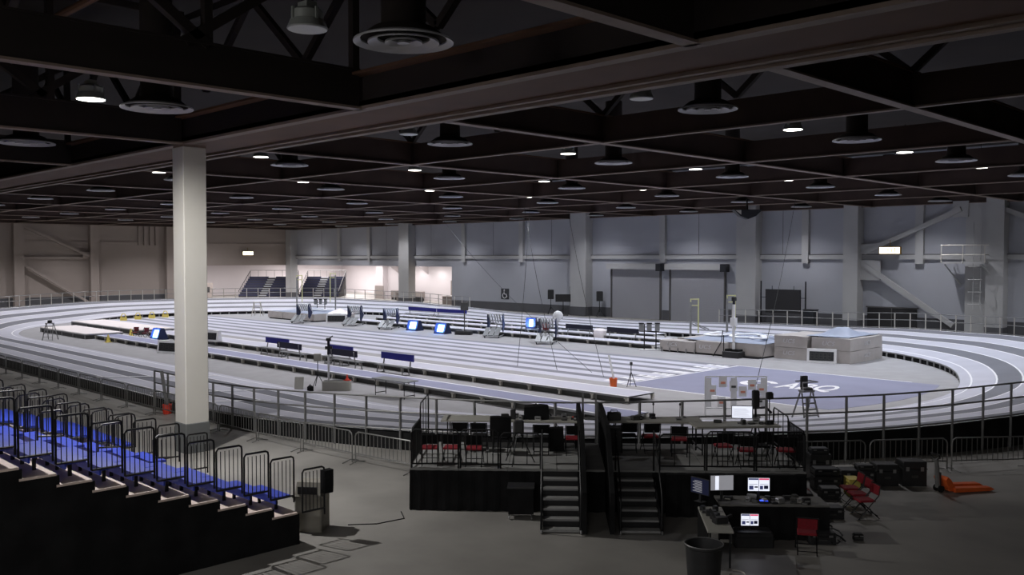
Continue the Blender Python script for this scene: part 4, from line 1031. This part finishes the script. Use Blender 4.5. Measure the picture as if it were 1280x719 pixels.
# ------------------------------------------------------------------ folding chairs
def chair_make(mseat, mback):
    t = bpy.data.objects.new('folding_chair', None); COL.objects.link(t)
    MB().cbox(-.21, .21, -.2, .22, .43, .48, .02).ob('seat', mseat, t)
    b = MB().cbox(-.21, .21, -.015, .025, .0, .24, .012); b.xf(Matrix.Translation((0, -.27, .6)) @ Matrix.Rotation(.14, 4, 'X')); b.ob('backrest', mback, t)
    for s in (-.23, .23):
        MB().tube([(s, .26, 0), (s, -.26, .6), (s*.98, -.31, .86)], .013, 6).ob('frame_leg', 'black_metal', t, True)
        MB().tube([(s*.88, -.3, 0), (s*.88, .17, .44)], .013, 6).ob('rear_leg', 'black_metal', t, True)
    MB().tube([(-.23, -.31, .85), (.23, -.31, .85)], .013, 6).ob('top_tube', 'black_metal', t)
    MB().tube([(-.23, .19, .12), (.23, .19, .12)], .011, 5).ob('stretcher', 'black_metal', t); MB().tube([(-.2, -.25, .08), (.2, -.25, .08)], .011, 5).ob('stretcher', 'black_metal', t)
    return t
proto = {}
def chair(loc, rz, label, seat='red_fabric', back='red_fabric'):
    k = (seat, back)
    if k not in proto: t = proto[k] = chair_make(seat, back)
    else: t = copy_tree(proto[k])
    t.location = loc; t.rotation_euler = (0, 0, rz); t.scale = (.92, .92, .9); t['label'] = label; t['category'] = 'chair'; return t
for s, tt, a, se, bk, lb_ in (
    (.42, .45, .1, 'red_fabric', 'black_cloth', 'red seated folding chair in the stage front left corner'),
    (.95, .48, -.05, 'red_fabric', 'black_cloth', 'red seated folding chair, second from the stage left corner'),
    (1.5, .42, 0, 'red_fabric', 'black_cloth', 'red seated folding chair, third from the stage left corner'),
    (1.0, 2.05, .05, 'black_cloth', 'black_cloth', 'black folding chair at the left end of the left stage table'),
    (1.5, 2.0, 0, 'black_cloth', 'black_cloth', 'black folding chair, second at the left stage table'),
    (2.08, 1.75, -.1, 'black_cloth', 'black_cloth', 'black folding chair with a jacket over its back'),
    (3.1, 1.85, 0, 'black_cloth', 'black_cloth', 'black folding chair left of the backpack on the stage'),
    (4.02-.1, 1.75, 0, 'red_fabric', 'black_cloth', 'red seated folding chair just left of the draped stage rails'),
    (5.35, 2.15, 0, 'black_cloth', 'black_cloth', 'black folding chair, left one at the middle right stage table'),
    (5.9, 2.1, .1, 'red_fabric', 'black_cloth', 'red seated folding chair, middle one behind the right stairs'),
    (6.6, 1.75, -.15, 'red_fabric', 'black_cloth', 'red seated folding chair above the low rounded railing'),
    (7.55, .95, .1, 'red_fabric', 'black_cloth', 'red seated folding chair, left in the right stage corner group'),
    (8.02, .5, .0, 'red_fabric', 'black_cloth', 'red seated folding chair, front middle in the right stage corner group'),
    (8.45, 1.0, .1, 'black_cloth', 'black_cloth', 'black folding chair behind the right stage corner group'),
    (8.95, .52, -.05, 'red_fabric', 'black_cloth', 'red seated folding chair in the stage front right corner')):
    chair(SP(s, tt, SZ), SA+a, lb_, se, bk)
for k, (x, y) in enumerate(((-9.72, 21.35), (-9.34, 20.95), (-9.0, 20.52))):
    chair((x, y, 0), math.radians(222)+.06*k+PI*1.0-PI/2+.35-.35, ['red folding chair on the floor, farthest in the row of three', 'red folding chair on the floor, middle of the row of three', 'red folding chair on the floor, nearest in the row of three'][k]).rotation_euler = (0, 0, math.radians(135)+.05*k)
chair((-8.75, 17.25, 0), math.radians(30), 'red seated folding chair in shadow beside the lower equipment')
t = thing('jacket', 'black jacket draped over a stage chair back', 'jacket', SP(2.08, 1.45, SZ+.5), SA); bulge_box(.52, .16, .48, seed=3, amp=.05, nx=6).ob('jacket_cloth', 'black_cloth', t, True, (-.26, -.08, 0))
t = thing('backpack', 'black backpack standing on the stage deck', 'backpack', SP(3.5, 2.1, SZ), SA); bulge_box(.38, .28, .6, seed=5, amp=.06, nx=5).ob('bag_body', 'black_cloth', t, True, (-.19, -.14, 0)); MB().tube([(-.06,0,.58),(0,0,.68),(.06,0,.58)], .015, 5).ob('handle', 'black_cloth', t)
t = thing('camera_tripod', 'thin tripod with a dark camera on the stage front', 'tripod', SP(2.55, .6, SZ), SA)
for a in (.3, 2.4, 4.4): MB().tube([(.42*math.cos(a), .42*math.sin(a), 0), (0, 0, .85)], .014, 5).ob('leg', 'black_metal', t)
MB().cbox(-.1, .14, -.1, .1, .78, 1.05, .03).ob('camera_head', 'black_plastic', t)
# stage tables
def stage_table(label, s, tt, w, d=.76, a=0, m='table_top'): return table('folding_table', label, w, d, .74, m, SP(s, tt, SZ), SA+a)
stage_table('long beige folding table at the stage back left', .45, 2.3, 1.95)
stage_table('folding table covered with equipment left of the draped rails', 2.42, 2.25, 1.75)
stage_table('long beige folding table at the stage back right of the draped rails', 4.85, 2.3, 2.45)
stage_table('beige folding table with a monitor in the stage right corner', 7.0, 1.6, 2.2, .76, .12)
def clutter(label, base, s0, s1, t0, t1, n, z, seed, mats=('black_plastic', 'alu_dark', 'steel_bright', 'panel_dark')):
    rnd = random.Random(seed); xs_ = sorted(rnd.uniform(s0, s1) for _ in range(n))
    OR = ['leftmost', 'second from the left', 'third from the left', 'fourth from the left', 'fifth from the left', 'sixth from the left', 'seventh from the left', 'eighth from the left', 'ninth from the left', 'tenth from the left', 'tenth from the right', 'ninth from the right', 'eighth from the right', 'seventh from the right', 'sixth from the right', 'fifth from the right', 'fourth from the right', 'third from the right', 'second from the right', 'rightmost']
    for k in range(n):
        s = xs_[k]; q = k if k < n/2 else 20-(n-k); tt = rnd.uniform(t0, t1); w_ = rnd.uniform(.08, .22); d_ = rnd.uniform(.08, .18); h_ = rnd.uniform(.03, .13)
        t = thing(base, label+', '+OR[q], 'equipment', SP(s, tt, z), SA+rnd.uniform(-.5, .5), label)
        MB().cbox(-w_/2, w_/2, -d_/2, d_/2, 0, h_, .012).ob('device_body', rnd.choice(mats), t)
        MB().box(-w_/3, w_/3, -d_/2-.004, -d_/2, h_*.3, h_*.6).ob('device_front', rnd.choice(mats), t)
clutter('small electronic box among the gear on the left stage tables', 'electronic_device', 2.1, 4.0, 2.4, 2.9, 16, SZ+.74, 3)
clutter('small electronic box on the beige table behind the right stairs', 'electronic_device', 5.4, 7.0, 2.45, 2.9, 8, SZ+.74, 4)
clutter('small electronic box beside the corner monitor', 'electronic_device', 7.6, 9.0, 2.0, 2.3, 9, SZ+.745, 5)
t = thing('gear_bag', 'black bulky bag on the left stage table', 'bag', SP(2.95, 2.62, SZ+.74), SA); bulge_box(.7, .35, .32, seed=8, amp=.08, nx=7).ob('bag_body', 'black_cloth', t, True, (-.35, -.17, 0)); MB().tube([(-.1,0,.3),(0,0,.4),(.1,0,.3)], .015, 5).ob('handle', 'black_cloth', t)
t = thing('intercom', 'dark upright intercom device on the left stage table', 'electronic device', SP(2.35, 2.5, SZ+.74), SA); MB().cbox(-.07, .07, -.05, .05, 0, .26, .02).ob('device_body', 'black_plastic', t); MB().bar((0,0,.25),(0,0,.36),.015).ob('antenna', 'black_metal', t)
t = thing('tool_case', 'black hard case on the table right of the draped rails', 'case', SP(5.0, 2.55, SZ+.74), SA); MB().cbox(-.18, .18, -.12, .12, 0, .2, .03).ob('case_body', 'black_plastic', t); MB().tube([(-.1,0,.2),(-.08,0,.25),(.08,0,.25),(.1,0,.2)], .012, 5).ob('handle', 'black_metal', t)
t = thing('red_button', 'small red switch on the left stage equipment table', 'switch', SP(3.95, 2.5, SZ+.74), SA); MB().cbox(-.08,.08,-.05,.05,0,.06,.01).ob('switch_body', 'black_plastic', t); MB().lathe([(.05,0),(.05,.02),(.02,.03)], 10, (0,0,.06)).ob('switch_cap', 'red_orange', t)
for s, l in ((6.05, 'left thin table microphone behind the right stairs'), (6.75, 'right thin table microphone behind the right stairs')):
    t = thing('microphone', l, 'microphone', SP(s, 2.75, SZ+.74), SA); MB().tube([(0,0,.02),(0,0,.36)], .01, 5).ob('stem', 'black_metal', t); MB().lathe([(.015,0),(.03,.03),(.015,.07)], 8, (0,0,.35)).ob('mic_head', 'black_plastic', t); MB().lathe([(.06,0),(.06,.02),(.02,.03)], 10).ob('mic_base', 'black_metal', t)
t = thing('waste_bin', 'black plastic bin on the stage right of the draped rails', 'bin', SP(4.98, 2.1, SZ), SA); MB().cbox(-.2,.2,-.2,.2,0,.62,.04).ob('bin_body', 'black_plastic', t); MB().box(-.21,.21,-.21,.21,.6,.64).ob('bin_rim', 'black_plastic', t)
def monitor(label, loc, rz, w=.52, h=.32, m='scr_white', tilt=0, layout='split', stand=.14):
    t = thing('monitor', label, 'monitor', loc, rz)
    MB().cbox(-w/2-.015, w/2+.015, .0, .035, stand-.015, stand+h+.015, .008).ob('bezel', 'black_plastic', t)
    s_ = MB().box(-w/2, w/2, -.004, .0, stand, stand+h).ob('screen', m, t)
    if layout == 'split':
        def r(x0, x1, z0, z1, mm): MB().box(-w/2+w*x0, -w/2+w*x1, -.007, -.004, stand+h*z0, stand+h*z1).ob('window_pane', mm, s_)
        r(.02, .48, .86, .98, 'scr_blue'); r(.52, .98, .86, .98, 'scr_red'); r(.05, .25, .1, .4, 'scr_blue'); r(.3, .46, .25, .36, 'scr_dark'); r(.55, .7, .12, .4, 'scr_blue'); r(.74, .94, .16, .42, 'scr_dark'); r(.49, .51, .0, .98, 'scr_dark'); r(.04, .44, .5, .54, 'scr_grey'); r(.56, .94, .5, .54, 'scr_grey')
    elif layout == 'lines':
        for k in range(6): MB().box(-w/2+.03, w/2-.05-.04*(k % 3), -.006, -.004, stand+h*(.15+.12*k), stand+h*(.18+.12*k)).ob('text_line', 'scr_grey', s_)
    elif layout == 'bar': MB().box(-w/2+w*.2, -w/2+w*.36, -.007, -.004, stand+.01, stand+h-.01).ob('window_pane', 'scr_white', s_)
    elif layout == 'dark':
        for k in range(8): MB().box(-w/2+.05+.05*(k % 2), -w/2+.3, -.006, -.004, stand+h*(.1+.1*k), stand+h*(.14+.1*k)).ob('text_line', 'scr_grey', s_)
    MB().bar((0, .03, 0), (0, .03, stand+.05), .05).ob('neck', 'black_plastic', t); MB().box(-.11, .11, -.06, .1, 0, .012).ob('foot', 'black_plastic', t)
    return t
monitor('bright monitor on the table in the stage right corner', SP(8.25, 2.15, SZ+.74), SA-.1, .5, .3, layout='lines')
t = thing('line_array', 'black loudspeaker on a tripod at the stage back right', 'loudspeaker', SP(8.75, 2.85, SZ), SA)
MB().tube([(0,0,0),(0,0,1.2)], .03, 6).ob('pole', 'black_metal', t); MB().cbox(-.09,.09,-.09,.09,1.05,1.5,.03).ob('cabinet', 'black_plastic', t)
for a in (.3, 2.4, 4.4): MB().tube([(.2*math.cos(a), .2*math.sin(a), 0), (0, 0, .9)], .016, 5).ob('leg', 'black_metal', t)
t = thing('small_camera', 'small dark camera on a thin tripod right of the black loudspeaker', 'camera', SP(9.1, 2.8, SZ), SA)
MB().tube([(0,0,0),(0,0,1.3)], .014, 5).ob('pole', 'black_metal', t); MB().cbox(-.09,.09,-.08,.08,1.28,1.46,.03).ob('camera_body', 'black_plastic', t); MB().box(-.14,.14,-.14,.14,0,.03).ob('foot', 'black_metal', t)

# ------------------------------------------------------------------ work desks in front of the stage (right side)
t = thing('control_desk', 'black draped control desk below the stage right half', 'desk', SP(6.95, -1.95), SA)
MB().box(0, 2.3, 0, .75, .7, .74).ob('desk_top', 'desk_top', t); wavy(0, 2.3, -.02, 0, .71, .02).ob('desk_drape', 'black_cloth', t)
wavy(0, .75, 0, 0, .71, .02).xf(Matrix.Translation((2.3, 0, 0)) @ Matrix.Rotation(PI/2, 4, 'Z')).ob('desk_drape', 'black_cloth', t)
for xx in (.1, 2.2):
    for yy in (.08, .68): MB().bar((xx, yy, 0), (xx, yy, .7), .04).ob('leg', 'black_metal', t)
t = thing('backdrop_frame', 'tall black cloth screen between stage and control desk', 'screen', SP(6.0, -.35), SA)
wavy(0, 3.2, 0, .0, 1.0, .03).ob('cloth', 'black_cloth', t); MB().bar((0, 0, 1.0), (3.2, 0, 1.0), .03).ob('top_bar', 'black_metal', t)
t = thing('side_desk', 'beige desk at right angles to the control desk with papers', 'desk', SP(6.45, -2.1), SA-PI/2-.05)
MB().cbox(0, 1.75, 0, .5, .7, .74, .01).ob('desk_top', 'table_top', t)
for xx in (.1, 1.65):
    for yy in (.06, .44): MB().bar((xx, yy, 0), (xx, yy, .7), .035).ob('leg', 'black_metal', t)
MB().box(0, 1.75, .0, .02, .1, .7).ob('modesty_panel', 'black_cloth', t)
monitor('bright split screen monitor on the control desk', SP(7.85, -1.55, .74), SA, .46, .28, stand=.2)
monitor('tall grey monitor turned towards the camera, left on the control desk', SP(7.05, -1.6, .74), SA+.12, .5, .32, 'scr_grey', layout='bar', stand=.22)
monitor('dark monitor with text turned right, leftmost on the control desk', SP(6.55, -1.75, .74), SA-.85, .48, .32, 'scr_dark', layout='dark', stand=.18)
t = thing('low_case', 'low black case before the control desk carrying a screen', 'case', SP(7.55, -2.35), SA); MB().cbox(-.4, .4, -.2, .25, 0, .32, .03).ob('case_body', 'black_plastic', t); MB().box(-.41,.41,-.21,.26,.2,.22).ob('case_rim', 'panel_dark', t)
monitor('bright small split screen standing on the low case', SP(7.5, -2.3, .32), SA, .36, .24, stand=.08)
clutter('small device or tray among the gear on the control desk', 'electronic_device', 7.2, 9.15, -1.85, -1.45, 20, .745, 6, ('steel_bright', 'alu_dark', 'table_top', 'black_plastic'))
t = thing('glowing_controller', 'small blue glowing controller before the split screen monitor', 'controller', SP(7.9, -1.8, .745), SA); MB().cbox(-.1,.1,-.06,.06,0,.05,.01).ob('controller_body', 'black_plastic', t); MB().box(-.08,.08,-.05,.03,.05,.056).ob('lit_keys', 'glow_blue', t)
clutter('small dark object lying on the beige side desk', 'desk_item', 6.5, 6.8, -3.3, -2.3, 6, .745, 9, ('black_plastic', 'panel_dark'))
t = thing('dark_toy', 'dark angular camera gear lying on the beige side desk', 'camera gear', SP(6.7, -3.3, .742), SA+.3); MB().cbox(-.14,.14,-.1,.1,0,.12,.02).ob('gear_body', 'black_plastic', t); MB().bar((-.1,0,.1),(-.2,.05,.28),.05).ob('gear_handle', 'black_plastic', t); MB().bar((.1,0,.08),(.3,.1,.1),.05).ob('gear_arm', 'black_plastic', t)
t = thing('trash_barrel', 'round black trash barrel with a bagged rim at the bottom edge', 'trash bin', SP(6.1, -5.0), 0)
MB().lathe([(.27,0),(.33,.8),(.35,.82),(.35,.86),(.31,.86),(.3,.8),(.25,.1)], 28).ob('barrel', 'black_plastic', t, True); MB().tube([(.345*math.cos(a), .345*math.sin(a), .86) for a in [2*PI*k/28 for k in range(28)]], .012, 5, True).ob('bag_rim', 'rail_grey', t)
t = thing('cable_coil', 'small coil of pale cable on the floor beside the trash barrel', 'cable', SP(6.75, -4.7, .02), 0)
MB().tube([(.16*math.cos(a)*(1+.1*math.sin(3*a)), .16*math.sin(a), .02+.012*a) for a in [2*PI*k/12 for k in range(30)]], .014, 5).ob('coil', 'rail_pale', t)
t = thing('tool_cart', 'small black cart with a flat top against the stage skirt, left of the stairs', 'cart', SP(2.35, -.75), SA)
MB().box(0, .62, 0, .45, .72, .76).ob('cart_top', 'black_plastic', t); MB().box(.02, .6, .03, .42, .12, .72).ob('cart_body', 'black_cloth', t)
for xx in (.04, .56):
    for yy in (.04, .4): MB().lathe([(.035,-.015),(.045,0),(.035,.015)], 10).ob('wheel', 'steel_bright', t, loc=(xx, yy, .05)).rotation_euler = (0, PI/2, 0); MB().bar((xx, yy, .06), (xx, yy, .14), .02).ob('caster_fork', 'black_metal', t)

# ------------------------------------------------------------------ flight cases and gear right of the stage
def fcase(label, x, y, w, d, h, rz=SA, z=0, m='black_plastic', lit=None):
    w, d, h, z = w*.78, d*.78, h*.72, z*.72
    t = thing('flight_case', label, 'equipment case', (x, y, z), rz)
    MB().cbox(-w/2, w/2, -d/2, d/2, 0, h*.7-.005, .015).ob('case_body', m, t); MB().cbox(-w/2, w/2, -d/2, d/2, h*.7+.005, h, .02).ob('case_lid', m, t)
    for s in (-1, 1): MB().box(s*w*.3-.04, s*w*.3+.04, -d/2-.012, -d/2, h*.62, h*.78).ob('latch', 'alu', t)
    MB().box(-.08, .08, -d/2-.02, -d/2, h*.35, h*.45).ob('handle', 'alu_dark', t)
    for sx in (-1, 1): MB().box(sx*w/2-.012, sx*w/2+.012, -d/2-.004, d/2+.004, h*.68, h*.72).ob('edge_trim', 'alu_dark', t)
    if lit: MB().lathe([(.03,0),(.03,.02)], 8, (0, 0, h)).ob('indicator_light', 'red_led', t)
    return t
fcase('black case on the floor, front one of the stack behind the yellow crate', -10.35, 21.55, .6, .5, .38)
fcase('wide black case behind the front black case, lower one', -10.85, 22.35, .85, .6, .5)
fcase('grey topped flat case on the wide black case', -10.9, 22.45, .8, .55, .22, z=.51, m='panel_dark')
fcase('tall black case at the barricade behind the cases', -11.5, 23.3, .75, .55, .95)
fcase('thin case topmost on the tall black case', -11.5, 23.3, .6, .4, .2, z=.96, m='panel_dark')
fcase('wide low black case behind the three red chairs', -10.55, 23.6, 1.3, .6, .5)
fcase('flat case lying on the wide low case behind the red chairs', -10.35, 23.7, .7, .4, .18, z=.51)
fcase('tall black rack case with greenish top by the barricade', -9.95, 23.9, .75, .6, .78)
fcase('tallest black case at the barricade, right of the others', -9.45, 24.4, .8, .65, .9)
fcase('open black case with light lid near the red chairs row', -9.55, 19.95, .7, .45, .36, m='black_plastic')
fcase('dark case in the cable row beside the stage, with red light', -10.45, 20.35, .5, .6, .5, lit=True)
fcase('dark case in the cable row, second from the red light', -10.05, 19.75, .5, .45, .42)
fcase('dark flat case in the cable row, third from the red light', -9.75, 19.2, .5, .4, .35, m='panel_dark')
fcase('black case beside the shadowed red chair', -8.85, 18.05, .7, .5, .35)
fcase('small black case at the far end of the shadowed gear', -8.35, 18.75, .25, .2, .2)
t = thing('yellow_crate', 'yellow box beside the three red chairs', 'box', (-10.1, 22.3, 0), SA); MB().cbox(-.15, .15, -.22, .22, 0, .4, .02).ob('box_body', 'yellow', t); MB().box(-.15,.15,-.22,.22,.4,.42).ob('box_lid', 'yellow', t)
rnd = random.Random(4); ORD0 = ['first', 'second', 'third', 'fourth', 'fifth', 'sixth', 'seventh', 'eighth']
for k in range(8):
    x = -10.3+k*.23+rnd.uniform(-.1, .1); y = 20.3-k*.3
    pts = [Vector((x+.25*math.cos(a*1.3+k), y+.25*math.sin(a+k), .03+.45*abs(math.sin(a*.7)) if k < 5 else .03+.1*abs(math.sin(a)))) for a in [j*.55 for j in range(10)]]
    o = MB().tube(pts, .018, 5).ob('loose_cable', 'black_metal' if k % 3 else 'rail_grey'); tag(o, ('grey' if k % 3 == 0 else 'black')+' loose cable looped over the gear beside the stage, %s from the back' % ORD0[k], 'cable')
# floor cables
o = MB().tube([Vector((x, y, .012)) for x, y in ((-16.9, 11.7), (-16.5, 12.2), (-16.4, 12.9), (-16.9, 13.2))], .012, 5).ob('floor_cable', 'cable'); tag(o, 'thin black cable on the floor from the bin to the stage', 'cable')

# ------------------------------------------------------------------ orange pallet jack
t = thing('pallet_jack', 'orange pallet jack with two forks parked by the right barricades', 'pallet jack', (-8.35, 24.15, 0), math.radians(57))
for s in (0, .42):
    MB().prism([(.05, .04), (1.05, .03), (1.2, .06), (1.1, .12), (.05, .15)], s-.1, s+.1, 'y').ob('fork', 'orange', t)
    MB().lathe([(.035,-.04),(.04,0),(.035,.04)], 10).ob('load_wheel', 'rubber', t, loc=(1.05, s, .04)).rotation_euler = (PI/2, 0, 0)
MB().prism([(-.05, .06), (.16, .06), (-.02, .36), (-.1, .42), (-.16, .34)], -.02, .46, 'y').ob('head_frame', 'orange', t)
MB().tube([(-.22, .21, .12), (-.28, .21, .85)], [.07, .05], 8).ob('handle_shaft', 'rail_grey', t)
MB().tube([(-.2, .21, .15), (-.2, .21, .5)], .06, 10).ob('hydraulic_pump', 'alu_dark', t)
MB().tube([(-.28, .21, .82), (-.3, .05, .9), (-.32, .05, .98), (-.32, .37, .98), (-.3, .37, .9), (-.28, .21, .82)], .018, 6).ob('handle_grip', 'black_plastic', t)
for s in (.12, .3): MB().lathe([(.07,-.025),(.09,-.02),(.09,.02),(.07,.025)], 12).ob('steer_wheel', 'rubber', t, loc=(-.2, s, .09)).rotation_euler = (PI/2, 0, 0)

# remove unused helper roots: every prototype is placed in the scene already
for m_ in [m for m in bpy.data.meshes if m.users == 0]: bpy.data.meshes.remove(m_)
